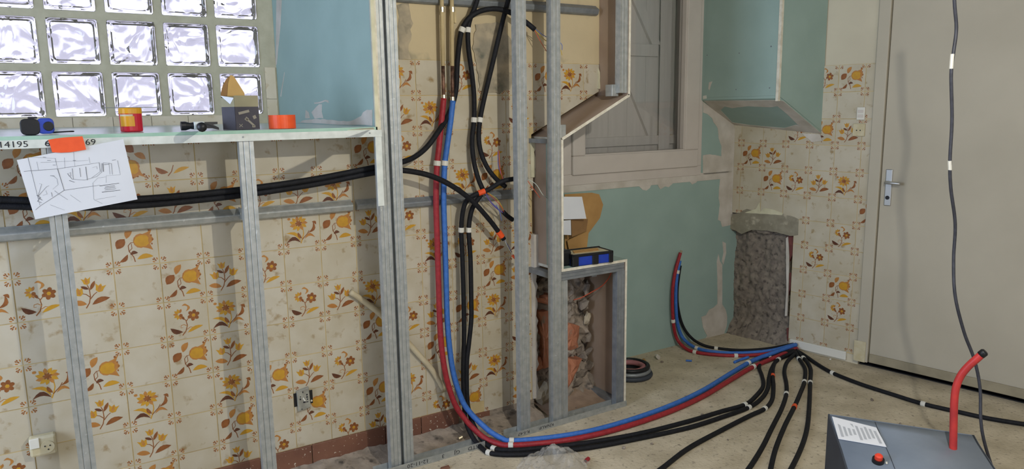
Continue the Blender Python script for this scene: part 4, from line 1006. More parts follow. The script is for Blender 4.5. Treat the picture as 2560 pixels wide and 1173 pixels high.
for L, w, m in [([(195, 288), (470, 265), (810, 210)], .004, M_PENCIL), ([(470, 265), (525, 435)], .004, M_PENCIL), ([(525, 435), (330, 565), (290, 600)], .004, M_PENCIL), ([(525, 435), (820, 385)], .004, M_PENCIL), ([(225, 165), (325, 560)], .0025, M_PENCIL), ([(225, 172), (450, 182)], .002, M_PENCIL), ([(330, 215), (720, 195)], .002, M_PENCIL), ([(450, 180), (470, 265)], .002, M_PENCIL), ([(525, 175), (530, 260)], .0015, M_PENCIL), ([(600, 130), (610, 240)], .0015, M_PENCIL), ([(725, 170), (735, 215)], .0015, M_PENCIL), ([(300, 210), (315, 280)], .0015, M_PENCIL),
    ([(590, 260), (600, 345)], .003, M_PENCIL), ([(650, 255), (660, 325)], .003, M_PENCIL), ([(700, 245), (715, 350)], .004, M_PENCIL), ([(550, 300), (590, 345), (690, 350), (790, 320), (830, 285), (828, 215)], .003, M_PENCIL), ([(810, 210), (820, 280), (750, 330)], .003, M_PENCIL), ([(840, 215), (845, 280)], .006, M_PENCIL), ([(840, 210), (910, 215), (920, 300)], .003, M_PENCIL), ([(890, 210), (900, 300)], .002, M_PENCIL), ([(960, 190), (985, 300), (870, 310), (870, 365)], .002, M_PENCIL), ([(760, 370), (770, 500), (840, 530)], .002, M_PENCIL), ([(865, 320), (800, 330), (760, 370)], .002, M_PENCIL),
    ([(815, 392), (975, 365)], .005, M_INK), ([(835, 440), (985, 418)], .005, M_INK), ([(860, 398), (940, 385)], .004, M_INK), ([(855, 410), (945, 396)], .004, M_INK), ([(858, 422), (950, 408)], .004, M_INK), ([(785, 500), (950, 465)], .002, M_PENCIL),
    ([(310, 490), (380, 410), (400, 400)], .003, M_PENCIL), ([(310, 490), (340, 390), (320, 385)], .0025, M_PENCIL), ([(310, 500), (345, 520)], .004, M_PENCIL), ([(300, 480), (330, 500), (305, 530), (340, 540)], .005, M_PENCIL), ([(350, 480), (385, 470), (375, 440)], .002, M_PENCIL), ([(415, 320), (440, 325), (465, 345), (475, 390), (430, 430)], .002, M_PENCIL), ([(410, 320), (445, 322)], .004, M_PENCIL), ([(420, 455), (428, 490)], .003, M_PENCIL), ([(445, 440), (480, 465), (555, 510)], .002, M_PENCIL), ([(575, 470), (660, 525)], .0015, M_PENCIL), ([(410, 555), (530, 595)], .0015, M_PENCIL), ([(560, 300), (575, 290), (580, 320), (560, 320)], .003, M_PENCIL), ([(565, 355), (610, 370)], .004, M_PENCIL), ([(755, 250), (790, 240), (795, 260)], .002, M_PENCIL), ([(850, 225), (890, 220)], .005, M_PENCIL), ([(915, 190), (945, 185)], .004, M_PENCIL), ([(350, 172), (375, 174)], .004, M_PENCIL), ([(385, 198), (415, 198)], .004, M_PENCIL), ([(595, 197), (620, 197)], .004, M_PENCIL), ([(430, 235), (455, 235)], .004, M_PENCIL)]:
    stroke(dr(L), w * .75, m)
ot = patch('orange_tape_strip', [(120, 349), (160, 344), (206, 341), (212, 356), (216, 374), (175, 381), (131, 381), (126, 365)], lambda x, y: atY(x, y, PY - .006), (0, -1, 0), M_ORANGE, None, .001, .002, 51)
tag(ot, 'short strip of orange tape holding the sketch to the shelf', 'tape')

# ================================================================== PIPES AND CONDUITS
def P3(px, py, s, r=.011):
    if s == 'f': return atZ(px, py, r + .0005)
    if isinstance(s, tuple):
        if s[0] == 'b': return atB(px, py, s[1])
        if s[0] == 'z': return atZ(px, py, s[1])
        if s[0] == 'p': return Vector(s[1])
    return atY(px, py, s)
def conduit(name, spec, r, m, label, cat='conduit', group=None, clips=(), tapes=(), wires=(), n=10):
    pts = catmull([P3(x, y, s, r) for x, y, s in spec])
    o = MB().tube(pts, r, n).build(name, m, None, smooth=True, fixn=False)
    tag(o, label, cat, group)
    def near(px, py):
        best = None
        for i, p in enumerate(pts):
            d = p - CAM; z = d.dot(FWD); q = (IW / 2 + F_PX * d.dot(RGT) / z - px) ** 2 + (IH / 2 - F_PX * d.dot(UPV) / z - py) ** 2
            if best is None or q < best[0]: best = (q, i)
        return best[1]
    for (x, y) in clips:
        i = near(x, y); i = min(max(i, 1), len(pts) - 2); t = (pts[i + 1] - pts[i - 1]).normalized(); c = pts[i]
        MB().tube([c - t * .011, c - t * .009, c + t * .009, c + t * .011], [r * 1.12, r * 1.24, r * 1.24, r * 1.12], n).build('pipe_clip', M_CLIP, o, smooth=False)
    for (x, y, L) in tapes:
        i = near(x, y); i = min(max(i, 1), len(pts) - 2); t = (pts[i + 1] - pts[i - 1]).normalized(); c = pts[i]
        MB().tube([c - t * L, c + t * L], [r * 1.18] * 2, n).build('orange_tape_band', M_ORANGE, o, smooth=False)
    for w in wires:
        mm, sp_ = w[0], w[1]
        MB().tube(catmull([P3(x, y, s, .002) for x, y, s in sp_], .01), w[2] if len(w) > 2 else .0017, 6).build('wire', mm, o, smooth=True, fixn=False)
    return o
HUBZ = .03
RB = .0108
# copper supply pipes, burnt at the soldered ends
for i, (xa, xb_, lab_) in enumerate(((1103, 1109, 'cream painted copper pipe above the red sleeve, burnt at its end'), (1129, 1131, 'cream painted copper pipe above the blue sleeve, burnt at its end'))):
    top = atY(xa, -60, -.05); mid = atY(xa + (xb_ - xa) * .7, 165, -.05); end = atY(xb_, 243 + i * 5, -.05)
    o = MB().tube([top, mid], .0088, 12).build('copper_pipe', M_COPPERP, None, smooth=True); tag(o, lab_, 'pipe', 'copper supply pipes')
    MB().tube([mid, mid.lerp(end, .5), end], .0082, 12).build('burnt_pipe_end', M_BURNT, o, smooth=True)
    MB().tube([end + Vector((0, 0, .010)), end - Vector((0, 0, .006))], .0105, 12).build('fitting', M_BRASS, o)
    c = atY(xa + 2, 18, -.05); MB().tube([c, c - Vector((0, 0, .02))], .0105, 12).build('pipe_collar', M_BRASS, o)
box('pipe_hook', (1.375, 1.385, -.04, -.002, 1.86, 1.92), M_COPPERP, None); tag(bpy.data.objects['pipe_hook'], 'small cream hook beside the painted copper pipes', 'hook')
conduit('red_water_pipe', [(1109, 246, -.05), (1104, 300, -.05), (1097, 370, -.052), (1092, 420, -.054), (1090, 500, -.056), (1093, 600, -.060), (1096, 700, -.066), (1099, 800, -.074), (1104, 870, -.085), (1116, 945, -.10), (1136, 1008, -.115), (1160, 1045, -.135), (1186, 1074, -.165), (1214, 1097, -.205), (1246, 1110, 'f'), (1277, 1114, 'f'), (1380, 1106, 'f'), (1480, 1089, 'f'), (1580, 1062, 'f'), (1680, 1027, 'f'), (1760, 990, 'f'), (1830, 948, 'f'), (1880, 919, 'f'), (1940, 893, ('z', .016)), (1992, 872, ('z', .022))], .0128, M_RED, 'red sleeved water pipe dropping from the wall and sweeping across the floor', 'pipe', None, clips=((1091, 413), (1276, 1113), (1884, 916)), n=12)
conduit('blue_water_pipe', [(1132, 252, -.05), (1126, 305, -.05), (1117, 370, -.052), (1111, 420, -.054), (1109, 500, -.056), (1112, 600, -.060), (1115, 700, -.066), (1118, 800, -.074), (1125, 880, -.088), (1136, 945, -.102), (1157, 1005, -.118), (1178, 1035, -.138), (1203, 1060, -.168), (1229, 1082, -.205), (1256, 1097, ('z', .02)), (1279, 1103, ('z', .016)), (1380, 1094, 'f'), (1480, 1077, 'f'), (1580, 1049, 'f'), (1680, 1013, 'f'), (1760, 975, 'f'), (1830, 932, 'f'), (1880, 903, ('z', .018)), (1935, 882, ('z', .03)), (1990, 862, ('z', .04))], .0128, M_BLUE, 'blue sleeved water pipe dropping from the wall and sweeping across the floor', 'pipe', None, clips=((1111, 413), (1279, 1103), (1872, 907)), n=12)
# black conduits in the cavity
conduit('black_conduit', [(-900, 470, -.10), (-400, 486, -.10), (0, 499, -.10), (170, 503, -.10), (340, 498, -.10), (480, 487, -.10), (620, 472, -.10), (780, 449, -.10), (930, 420, -.11), (985, 410, -.12), (1030, 396, -.10), (1065, 370, -.085), (1095, 330, -.075), (1122, 285, -.035), (1139, 230, -.035), (1143, 160, -.04), (1148, 110, -.045), (1155, 74, -.05), (1172, 46, -.06), (1200, 28, -.07), (1240, 22, -.08), (1280, 33, -.09), (1315, 56, -.10), (1337, 74, -.11)], .0115, M_BLACK,
    'black conduit from the left looping over the top, ending in red, yellow, blue wires', 'conduit', 'black conduits in the wall cavity', clips=((1155, 73),),
    wires=[(M_WIRER, [(1336, 74, -.11), (1352, 105, -.11), (1378, 146, -.11)]), (M_WIREY, [(1337, 74, -.11), (1362, 100, -.11), (1398, 121, -.115), (1405, 138, -.12)]), (M_WIREB, [(1338, 73, -.11), (1365, 92, -.11), (1402, 108, -.115), (1405, 125, -.12)])])
conduit('black_conduit', [(-900, 489, -.095), (-400, 503, -.095), (0, 515, -.095), (170, 519, -.095), (340, 514, -.095), (480, 502, -.095), (620, 486, -.095), (780, 462, -.095), (930, 433, -.11), (985, 426, -.125), (1030, 429, -.13), (1080, 441, -.135), (1130, 465, -.13), (1180, 502, -.115), (1222, 548, -.10), (1250, 585, -.09), (1260, 599, -.09)], .0115, M_BLACK,
    'black conduit from the left ending low at an orange tape band', 'conduit', 'black conduits in the wall cavity', tapes=((1253, 588, .018),),
    wires=[(M_WIREV, [(1259, 598, -.09), (1272, 617, -.085), (1282, 640, -.08)]), (M_WIREW, [(1261, 598, -.09), (1270, 618, -.085), (1284, 642, -.08)]), (M_ORANGE, [(1281, 638, -.08), (1290, 648, -.08), (1298, 645, -.08)], .006)])
conduit('black_conduit', [(1208, -60, -.07), (1190, 10, -.06), (1176, 45, -.05), (1170, 75, -.05), (1171, 120, -.05), (1179, 180, -.045), (1185, 240, -.04), (1185, 300, -.04), (1180, 350, -.045), (1184, 400, -.055), (1195, 445, -.07), (1207, 474, -.085)], RB, M_BLACK,
    'black conduit dropping from the top edge, ending at the orange taped crossing', 'conduit', 'black conduits in the wall cavity', clips=((1170, 74), (1185, 300)))
conduit('black_conduit', [(1290, -60, -.07), (1272, -5, -.07), (1250, 80, -.06), (1230, 165, -.05), (1212, 240, -.04), (1200, 300, -.04), (1197, 350, -.045), (1205, 390, -.05), (1222, 425, -.06), (1245, 452, -.07), (1264, 467, -.075)], RB, M_BLACK,
    'black conduit slanting down from the top edge beside the tall stud, cut end open', 'conduit', 'black conduits in the wall cavity', clips=((1201, 302),),
    wires=[(M_WIRER, [(1264, 466, -.075), (1258, 450, -.08), (1250, 420, -.085), (1247, 375, -.085)]), (M_WIREV, [(1266, 464, -.075), (1257, 445, -.08), (1246, 415, -.085), (1245, 378, -.085)])])
stub = conduit('conduit_offcut', [(1258, 530, -.07), (1268, 540, -.07), (1282, 550, -.07)], RB, M_BLACK, 'short black conduit end hanging from a bundle of coloured wires', 'conduit', None,
    wires=[(M_WIREB, [(1212, 482, -.09), (1228, 505, -.08), (1262, 537, -.07)]), (M_WIRER, [(1215, 480, -.09), (1238, 500, -.08), (1256, 522, -.075), (1265, 545, -.07)]), (M_WIREY, [(1216, 480, -.09), (1242, 498, -.08), (1258, 522, -.075)]), (M_WIREV, [(1213, 483, -.09), (1232, 512, -.08), (1258, 533, -.07)], .003), (M_WIREB, [(1240, 512, -.08), (1249, 530, -.08), (1254, 552, -.08)]), (M_WIREW, [(1278, 553, -.07), (1300, 562, -.06), (1322, 580, -.05), (1330, 590, -.05)], .001)])
conduit('black_conduit', [(1318, 447, -.13), (1290, 447, -.12), (1255, 454, -.11), (1222, 474, -.10), (1195, 484, -.09), (1170, 498, -.08), (1158, 525, -.07), (1153, 575, -.06), (1156, 650, -.06), (1159, 750, -.065), (1160, 850, -.07), (1158, 930, -.08), (1160, 1000, -.095), (1163, 1045, -.12), (1172, 1075, -.15), (1186, 1100, -.19), (1204, 1120, 'f'), (1222, 1132, 'f'), (1260, 1137, 'f'), (1330, 1135, 'f'), (1470, 1120, 'f'), (1600, 1096, 'f'), (1720, 1070, 'f'), (1800, 1045, 'f'), (1872, 1019, 'f'), (1905, 995, 'f'), (1920, 970, 'f'), (1923, 945, 'f'), (1930, 920, 'f'), (1945, 900, 'f'), (1985, 880, ('z', .025))], RB, M_BLACK,
    'black conduit rising from the floor by the pipes, arching right with red and white wires', 'conduit', 'black conduits crossing the floor', clips=((1154, 576), (1221, 1132), (1872, 1018)),
    tapes=((1208, 481, .016),), wires=[(M_WIREW, [(1317, 447, -.13), (1340, 461, -.13), (1358, 488, -.13), (1379, 502, -.13)]), (M_WIRER, [(1316, 448, -.13), (1332, 470, -.13), (1350, 495, -.13)])])
conduit('black_conduit', [(1204, 486, -.085), (1190, 505, -.075), (1178, 530, -.065), (1172, 575, -.06), (1176, 650, -.06), (1178, 750, -.065), (1178, 800, -.07), (1172, 860, -.075), (1167, 910, -.085), (1168, 1000, -.10), (1177, 1045, -.125), (1190, 1075, -.16), (1210, 1104, ('z', .015)), (1234, 1122, 'f'), (1275, 1126, 'f'), (1340, 1122, 'f'), (1470, 1107, 'f'), (1600, 1084, 'f'), (1720, 1054, 'f'), (1800, 1030, 'f'), (1862, 1012, 'f'), (1890, 990, 'f'), (1908, 965, 'f'), (1905, 940, 'f'), (1898, 920, 'f'), (1903, 905, 'f'), (1922, 893, 'f'), (1985, 876, ('z', .028))], RB, M_BLACK,
    'black conduit of the lower pair, clipped beside the one that arches right', 'conduit', 'black conduits crossing the floor', clips=((1172, 571), (1234, 1122), (1862, 1012), (1921, 893)))
conduit('black_conduit', [(1250, 1440, 'f'), (1450, 1310, 'f'), (1590, 1215, 'f'), (1650, 1175, 'f'), (1720, 1122, 'f'), (1800, 1078, 'f'), (1870, 1042, 'f'), (1912, 1022, 'f'), (1930, 1000, 'f'), (1934, 970, 'f'), (1932, 940, 'f'), (1934, 915, 'f'), (1946, 899, 'f'), (1990, 880, ('z', .02))], RB, M_BLACK,
    'leftmost black floor conduit leaving the bottom edge, with an orange band near the corner', 'conduit', 'black conduits crossing the floor', clips=((1912, 1022), (1945, 900)), tapes=((1932, 940, .014),))
conduit('black_conduit', [(1640, 1430, 'f'), (1740, 1330, 'f'), (1830, 1225, 'f'), (1872, 1172, 'f'), (1905, 1120, 'f'), (1930, 1070, 'f'), (1955, 1020, 'f'), (1966, 985, 'f'), (1966, 960, 'f'), (1961, 930, 'f'), (1968, 905, 'f'), (1990, 882, ('z', .02))], RB, M_BLACK,
    'second black floor conduit from the left leaving the bottom edge, one white clip midway', 'conduit', 'black conduits crossing the floor', clips=((1964, 984),))
conduit('black_conduit', [(1860, 1430, 'f'), (1895, 1320, 'f'), (1918, 1225, 'f'), (1927, 1172, 'f'), (1940, 1120, 'f'), (1962, 1065, 'f'), (1986, 1017, 'f'), (2002, 980, 'f'), (2011, 955, 'f'), (2013, 925, 'f'), (2005, 908, 'f'), (1996, 895, 'f'), (1988, 880, ('z', .02))], RB, M_BLACK,
    'third black floor conduit from the left, with an orange band midway', 'conduit', 'black conduits crossing the floor', clips=((2010, 956), (1998, 897)), tapes=((1985, 1018, .014),))
conduit('black_conduit', [(1800, 1430, 'f'), (1880, 1330, 'f'), (1945, 1225, 'f'), (1978, 1172, 'f'), (2005, 1115, 'f'), (2018, 1070, 'f'), (2023, 1020, 'f'), (2026, 955, 'f'), (2027, 925, 'f'), (2018, 905, 'f'), (2006, 893, 'f'), (1992, 878, ('z', .02))], RB, M_BLACK,
    'rightmost black floor conduit leaving the bottom edge towards the grey machine', 'conduit', 'black conduits crossing the floor', clips=((2026, 956), (2009, 896)))
conduit('black_conduit', [(1990, 876, ('z', .02)), (2010, 888, 'f'), (2045, 912, 'f'), (2082, 933, 'f'), (2150, 960, 'f'), (2230, 986, 'f'), (2308, 1010, 'f'), (2400, 1031, 'f'), (2480, 1048, 'f'), (2620, 1070, 'f')], RB, M_BLACK,
    'black conduit running along the floor in front of the cream door', 'conduit', 'black conduits crossing the floor', clips=((2081, 932), (2308, 1010)))
# short group rising on the green wall
YW = YC - .02
conduit('red_riser_pipe', [(1701, 632, YW - .02), (1696, 650, YW - .02), (1688, 680, YW - .02), (1682, 720, YW - .02), (1681, 770, YW - .02), (1685, 820, YW - .02), (1694, 850, YW - .025), (1715, 872, ('z', .016)), (1745, 882, 'f'), (1800, 888, 'f'), (1860, 889, 'f'), (1920, 884, ('z', .02)), (1985, 868, ('z', .03))], .0105, M_RED, 'red pipe sleeve curving up the green wall', 'pipe', None, clips=((1685, 800), (1738, 880), (1842, 888)))
conduit('blue_riser_pipe', [(1700, 652, YW), (1694, 680, YW), (1690, 720, YW), (1690, 770, YW), (1694, 810, YW), (1705, 842, YW - .005), (1728, 864, ('z', .024)), (1760, 876, ('z', .018)), (1810, 882, 'f'), (1870, 882, 'f'), (1930, 876, ('z', .025)), (1985, 862, ('z', .038))], .0105, M_BLUE, 'blue pipe sleeve curving up the green wall between red and black', 'pipe', None, clips=((1690, 682), (1744, 874)))
conduit('black_riser_conduit', [(1701, 664, YW + .004), (1697, 690, YW + .004), (1693, 730, YW + .004), (1695, 770, YW + .004), (1705, 810, YW), (1722, 838, YW - .02), (1745, 857, ('z', .03)), (1780, 869, 'f'), (1850, 876, 'f'), (1920, 872, ('z', .022)), (1985, 860, ('z', .035))], .009, M_BLACK, 'black conduit curving up the green wall beside the blue sleeve', 'conduit', None, clips=((1788, 872),))
p = P3(1701, 634, YW - .02)
pe = MB().tube([p - Vector((0, 0, .005)), p + Vector((.01, 0, .018))], .007, 8).build('copper_pipe_end', M_BRASS); tag(pe, 'bright copper tip at the top of the red riser sleeve', 'fitting')
bo = conduit('blue_pipe_offcut', [(1836, 906, 'f'), (1850, 900, 'f'), (1872, 893, ('z', .02))], .008, M_BLUE, 'short blue sleeve end lying under the pipes near the corner', 'pipe')
# old cream surface pipe slanting behind the studs
conduit('cream_wall_pipe', [(876, 730, -.018), (905, 750, -.018), (950, 785, -.018), (1000, 835, -.018), (1045, 885, -.018), (1080, 925, -.018), (1110, 975, -.018)], .0125, mat('cream_old_pipe', '#c9bd9e', '#b7a98a', rough=.6, scale=20), 'old cream pipe slanting down the tiled wall behind the double stud', 'pipe')
# hanging cable on the right, in front of the door
conduit('hanging_cable', [(2386, -120, -1.62), (2386, 0, -1.62), (2391, 70, -1.62), (2384, 130, -1.62), (2378, 185, -1.62), (2380, 300, -1.62), (2375, 400, -1.62), (2377, 470, -1.62), (2388, 560, -1.62), (2384, 650, -1.62), (2388, 740, -1.64), (2410, 830, -1.66), (2436, 900, -1.68), (2450, 970, -1.70), (2452, 1050, -1.72), (2462, 1110, -1.74), (2490, 1200, -1.76)], .0056, M_CABLE, 'dark cable hanging down in front of the cream door', 'cable', None, n=8)
for (y0, y1) in ((135, 172), (402, 425)):
    q = [P3(2381 if y0 < 200 else 2374, y0, -1.62), P3(2378 if y0 < 200 else 2375, y1, -1.62)]
    o = MB().tube(q, .0060, 8).build('white_tape_mark', M_WHITE, bpy.data.objects['hanging_cable'])

# ================================================================== OTHER OBJECTS
# open socket mechanism in the tile
ox, oz = atY(757, 995, 0).x, atY(757, 995, 0).z
sk_ = empty('open_socket', (ox, 0, oz)); tag(sk_, 'bare grey socket mechanism hanging from a hole in the tiles', 'socket')
box('back_box', (ox - .038, ox + .040, -.0045, .004, oz - .030, oz + .028), M_BLACKP, sk_)
b = MB(); b.hexa([(ox - .026, -.020, oz - .048), (ox + .026, -.020, oz - .040), (ox + .026, -.006, oz - .040), (ox - .026, -.006, oz - .048), (ox - .028, -.020, oz + .040), (ox + .022, -.020, oz + .048), (ox + .022, -.006, oz + .048), (ox - .028, -.006, oz + .040)])
mech = b.build('mechanism', mat('grey_mechanism', '#a9a89c', '#8f8e84', rough=.5, metal=.3, scale=40), sk_, bevel=.002)
for dx, dz, w, h in ((.012, .018, .003, .003), (.012, .008, .003, .003), (-.016, .004, .003, .003), (-.015, .014, .002, .002), (.0, -.012, .005, .003), (.012, -.013, .004, .0015), (-.004, .032, .002, .003), (-.012, -.040, .002, .002), (.013, -.002, .002, .003)):
    box('terminal', (ox + dx - w, ox + dx + w, -.0212, -.0195, oz + dz - h, oz + dz + h), M_INK, mech)
MB().prism([(ox - .003, -.0215, oz + .010), (ox + .006, -.0215, oz - .008), (ox + .001, -.0215, oz - .009), (ox - .006, -.0215, oz + .004)], (0, .002, 0)).build('contact_plate', M_WHITE, mech)
MB().tube([(ox + .033, -.006, oz - .017), (ox + .033, -.010, oz - .017)], .004, 10).build('screw', M_WHITE, sk_)
# old surface socket bottom left
qx, qz = atY(108, 1110, -.02).x, atY(108, 1110, -.02).z
os_ = empty('surface_socket', (qx, 0, qz)); tag(os_, 'old yellowed surface socket low on the tiled wall', 'socket')
MB().box(qx - .040, qx + .040, -.044, -.006, qz - .035, qz + .035).build('socket_body', M_OLDWHITE, os_, bevel=.008)
MB().box(qx - .038, qx - .010, -.048, -.044, qz - .002, qz + .034).build('white_cover', M_WHITE, os_, bevel=.002)
MB().tube([(qx + .012, -.044, qz - .004), (qx + .012, -.047, qz - .004), (qx + .012, -.0465, qz - .004)], [.021, .021, .018], 20).build('socket_face', M_OLDWHITE, os_)
for dx, dz in ((-.007, .004), (.008, .004), (.002, -.009)): MB().tube([(qx + .012 + dx, -.0469, qz - .004 + dz), (qx + .012 + dx, -.0480, qz - .004 + dz)], .0025, 8).build('pin_hole', M_INK, os_)

# case, carton on the ledge
LZ = .7575
lvl = empty('level_case', (1.96, -.13, LZ)); tag(lvl, 'blue and black plastic case on the ledge of the stepped return', 'tool case')
ca_ = Vector((1.842, -.17, LZ)); 
c0 = atZ(1433, 668, LZ); c1 = atZ(1531, 656, LZ); ed = (c1 - c0); ed.z = 0; L_ = ed.length; ed.normalize(); en = Vector((-ed.y, ed.x, 0))
def lb(u0, u1, v0, v1, z0, z1): return [c0 + ed * u0 + en * v0 + Vector((0, 0, z0)), c0 + ed * u1 + en * v0 + Vector((0, 0, z0)), c0 + ed * u1 + en * v1 + Vector((0, 0, z0)), c0 + ed * u0 + en * v1 + Vector((0, 0, z0)), c0 + ed * u0 + en * v0 + Vector((0, 0, z1)), c0 + ed * u1 + en * v0 + Vector((0, 0, z1)), c0 + ed * u1 + en * v1 + Vector((0, 0, z1)), c0 + ed * u0 + en * v1 + Vector((0, 0, z1))]
HC = .058
MB().hexa(lb(0, L_, .002, .12, 0.0005, HC * .92)).build('case_body', M_NAVY, lvl, bevel=.005)
for u0, u1 in ((-.004, .03), (L_ * .48, L_ * .64), (L_ - .02, L_ + .004)): MB().hexa(lb(u0, u1, -.003, .02, 0.0005, HC * .86)).build('corner_guard', M_BLACKP, lvl, bevel=.003)
MB().hexa(lb(-.006, L_ + .004, -.004, .006, HC * .78, HC)).build('black_rim', M_BLACKP, lvl, bevel=.003)
MB().hexa(lb(-.006, L_ + .004, .114, .124, HC * .78, HC * 1.05)).build('black_rim', M_BLACKP, lvl, bevel=.003)
MB().hexa(lb(-.006, .006, -.004, .124, HC * .6, HC)).build('black_rim', M_BLACKP, lvl, bevel=.003); MB().hexa(lb(L_ - .006, L_ + .004, -.004, .124, HC * .6, HC)).build('black_rim', M_BLACKP, lvl, bevel=.003)
MB().hexa(lb(.01, L_ - .01, .008, .112, HC * .9, HC * .96)).build('cream_contents', M_OLDWHITE, lvl)
for k in range(3): MB().hexa(lb(.03 + .01 * k, L_ - .05 + .01 * k, .04 + .022 * k, .048 + .022 * k, HC * .96, HC * 1.02)).build('wooden_rule', M_CARD, lvl)
MB().hexa(lb(-.05, .012, .03, .13, 0.0005, .075)).build('black_pouch', M_BLACKP, lvl, bevel=.012)
# open cardboard box with white flaps standing behind the case
ck = empty('cardboard_box', (1.95, .08, LZ)); tag(ck, 'torn brown cardboard box with white paper flap on the ledge behind the blue case', 'cardboard box')
YK = .06
def kp(x, y, d=0): return atY(x, y, YK + d)
MB().prism([kp(1412, 632), kp(1432, 632), kp(1478, 575), kp(1500, 545), kp(1508, 512), kp(1498, 486), kp(1480, 482), kp(1412, 486)], (0, .004, 0)).build('back_panel', M_CARD, ck)
MB().prism([kp(1425, 637, -.02), kp(1466, 632, -.02), kp(1472, 578, .0), kp(1440, 590, .0), kp(1418, 602, -.02)], (0, .003, 0)).build('lower_flap', M_CARD, ck)
MB().prism([kp(1404, 492, -.05), kp(1455, 492, -.05), kp(1466, 547, -.07), kp(1404, 549, -.07)], (0, .002, 0)).build('white_flap', M_PAPER, ck)
MB().prism([kp(1404, 552, -.06), kp(1427, 550, -.06), kp(1428, 588, -.06), kp(1404, 587, -.06)], (0, .002, 0)).build('white_flap', M_PAPER, ck)
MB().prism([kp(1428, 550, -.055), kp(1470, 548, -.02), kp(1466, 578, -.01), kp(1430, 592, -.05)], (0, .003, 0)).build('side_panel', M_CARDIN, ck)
MB().box(1.83, 2.02, .055, .068, LZ, LZ + .03).build('bottom_panel', M_CARD, ck)
o = conduit('orange_wire', [(1434, 750, .02), (1452, 745, .0), (1480, 730, -.03), (1505, 715, -.08), (1522, 695, -.13), (1529, 678, -.17), (1531, 668, -.20)], .0026, M_WIRER, 'orange wire looping from the bricks up to the ledge', 'wire', n=6)
# coil behind the stepped return
cl = atZ(1575, 930, .02); 
cb_ = empty('cable_coil', (cl.x, cl.y, 0)); tag(cb_, 'dark and pink coil of tubing on the floor behind the return', 'coil')
def circ(r, z, n=28, e=1): return [(cl.x + r * math.cos(2 * math.pi * k / n), cl.y + r * math.sin(2 * math.pi * k / n) * e, z) for k in range(n + 1)]
MB().tube(circ(.115, .014), .013, 8, caps=False).build('outer_turn', M_MACHD, cb_, smooth=True); MB().tube(circ(.105, .036), .012, 8, caps=False).build('middle_turn', M_STEELD, cb_, smooth=True)
MB().tube(circ(.10, .058), .012, 8, caps=False).build('upper_turn', M_BLACKP, cb_, smooth=True); MB().tube(circ(.075, .05), .015, 8, caps=False).build('pink_turn', M_ROPE, cb_, smooth=True)
# crumpled clear plastic bag
bc = atZ(1382, 1165, 0)
b = MB(); nx = 26; vs = []; fs = []
for j in range(nx + 1):
    for i in range(nx + 1):
        u, v = i / nx * 2 - 1, j / nx * 2 - 1; rr = math.hypot(u, v)
        x = bc.x + u * .155; y = bc.y + v * .13
        hgt = max(0, (1 - rr * rr)) * .055 * (1 + .9 * noise.noise(Vector((u * 2.4, v * 2.4, 3)))) + .022 * abs(noise.noise(Vector((u * 5, v * 5, 1)))) * (1 if rr < 1 else .3)
        ed_ = 1 + .18 * noise.noise(Vector((math.atan2(v, u) * 1.5, 2, 0)))
        vs.append((bc.x + u * .155 * ed_, bc.y + v * .13 * ed_, .003 + hgt))
for j in range(nx):
    for i in range(nx):
        u, v = (i + .5) / nx * 2 - 1, (j + .5) / nx * 2 - 1
        if math.hypot(u, v) < 1.02: a = j * (nx + 1) + i; fs.append((a, a + 1, a + nx + 2, a + nx + 1))
b.add(vs, fs); bagm = b.build('plastic_bag', M_BAG, None, fixn=False); tag(bagm, 'crumpled clear plastic bag on the floor in front of the pipes', 'bag')
# small offcuts and crumbs
p = atZ(1468, 1150, .008); o = MB().tube([p + Vector((-.012, -.004, 0)), p + Vector((.012, .006, 0))], .0085, 10).build('red_pipe_offcut', M_RED); tag(o, 'short red tube offcut on the floor beside the plastic bag', 'offcut')
MB().tube([p + Vector((-.0125, -.0042, 0)), p + Vector((-.0118, -.0039, 0))], .0055, 10).build('bore', M_INK, o)
p = atZ(1722, 902, .006); o = MB().tube([p + Vector((-.012, .012, 0)), p + Vector((.012, -.012, 0))], .006, 8).build('blue_pipe_offcut', M_BLUE); tag(o, 'tiny blue tube offcut lying alone on the floor by the green wall', 'offcut')
MB().tube([p + Vector((.0119, -.0119, 0)), p + Vector((.0124, -.0124, 0))], .0035, 8).build('bore', M_INK, o)
p = atZ(1151, 1096, .012); o = MB().tube([p + Vector((-.009, 0, 0)), p + Vector((.009, 0, .004))], .0085, 10).build('metal_ferrule', M_BRASS); tag(o, 'small silver ferrule on the floor at the foot of the wall', 'ferrule')
MB().tube([p + Vector((.0088, 0, .004)), p + Vector((.0093, 0, .0041))], .006, 10).build('bore', M_INK, o)
p = atZ(1112, 1170, .004); o = MB().hexa([p + Vector(q) for q in ((-.02, -.008, -.0035), (.02, -.012, -.0035), (.022, .006, -.0035), (-.018, .008, -.0035), (-.018, -.006, .005), (.018, -.010, .004), (.020, .004, .006), (-.016, .006, .005))]).build('brick_chip', M_SKIRT); tag(o, 'dark reddish chip on the floor at the bottom edge near the studs', 'chip')
p = atZ(1645, 893, .01); o = lump('plaster_lump', p, .022, M_COMP, None, 77, 2, (1.6, .9, .45)); tag(o, 'flat white plaster lump on the floor below the green wall', 'plaster lump')
p = atZ(1610, 900, .01); o = lump('plaster_lump', p, .016, M_CARD, None, 78, 2, (1.6, .6, .5)); tag(o, 'tan plaster crumb on the floor left of the white lump', 'plaster lump')
p = atZ(2076, 899, .007); o = lump('plaster_pellet', p, .007, M_WHITE, None, 79, 1, (1, 1, 1)); tag(o, 'tiny white pellet on the floor by the tiled wall corner', 'pellet')
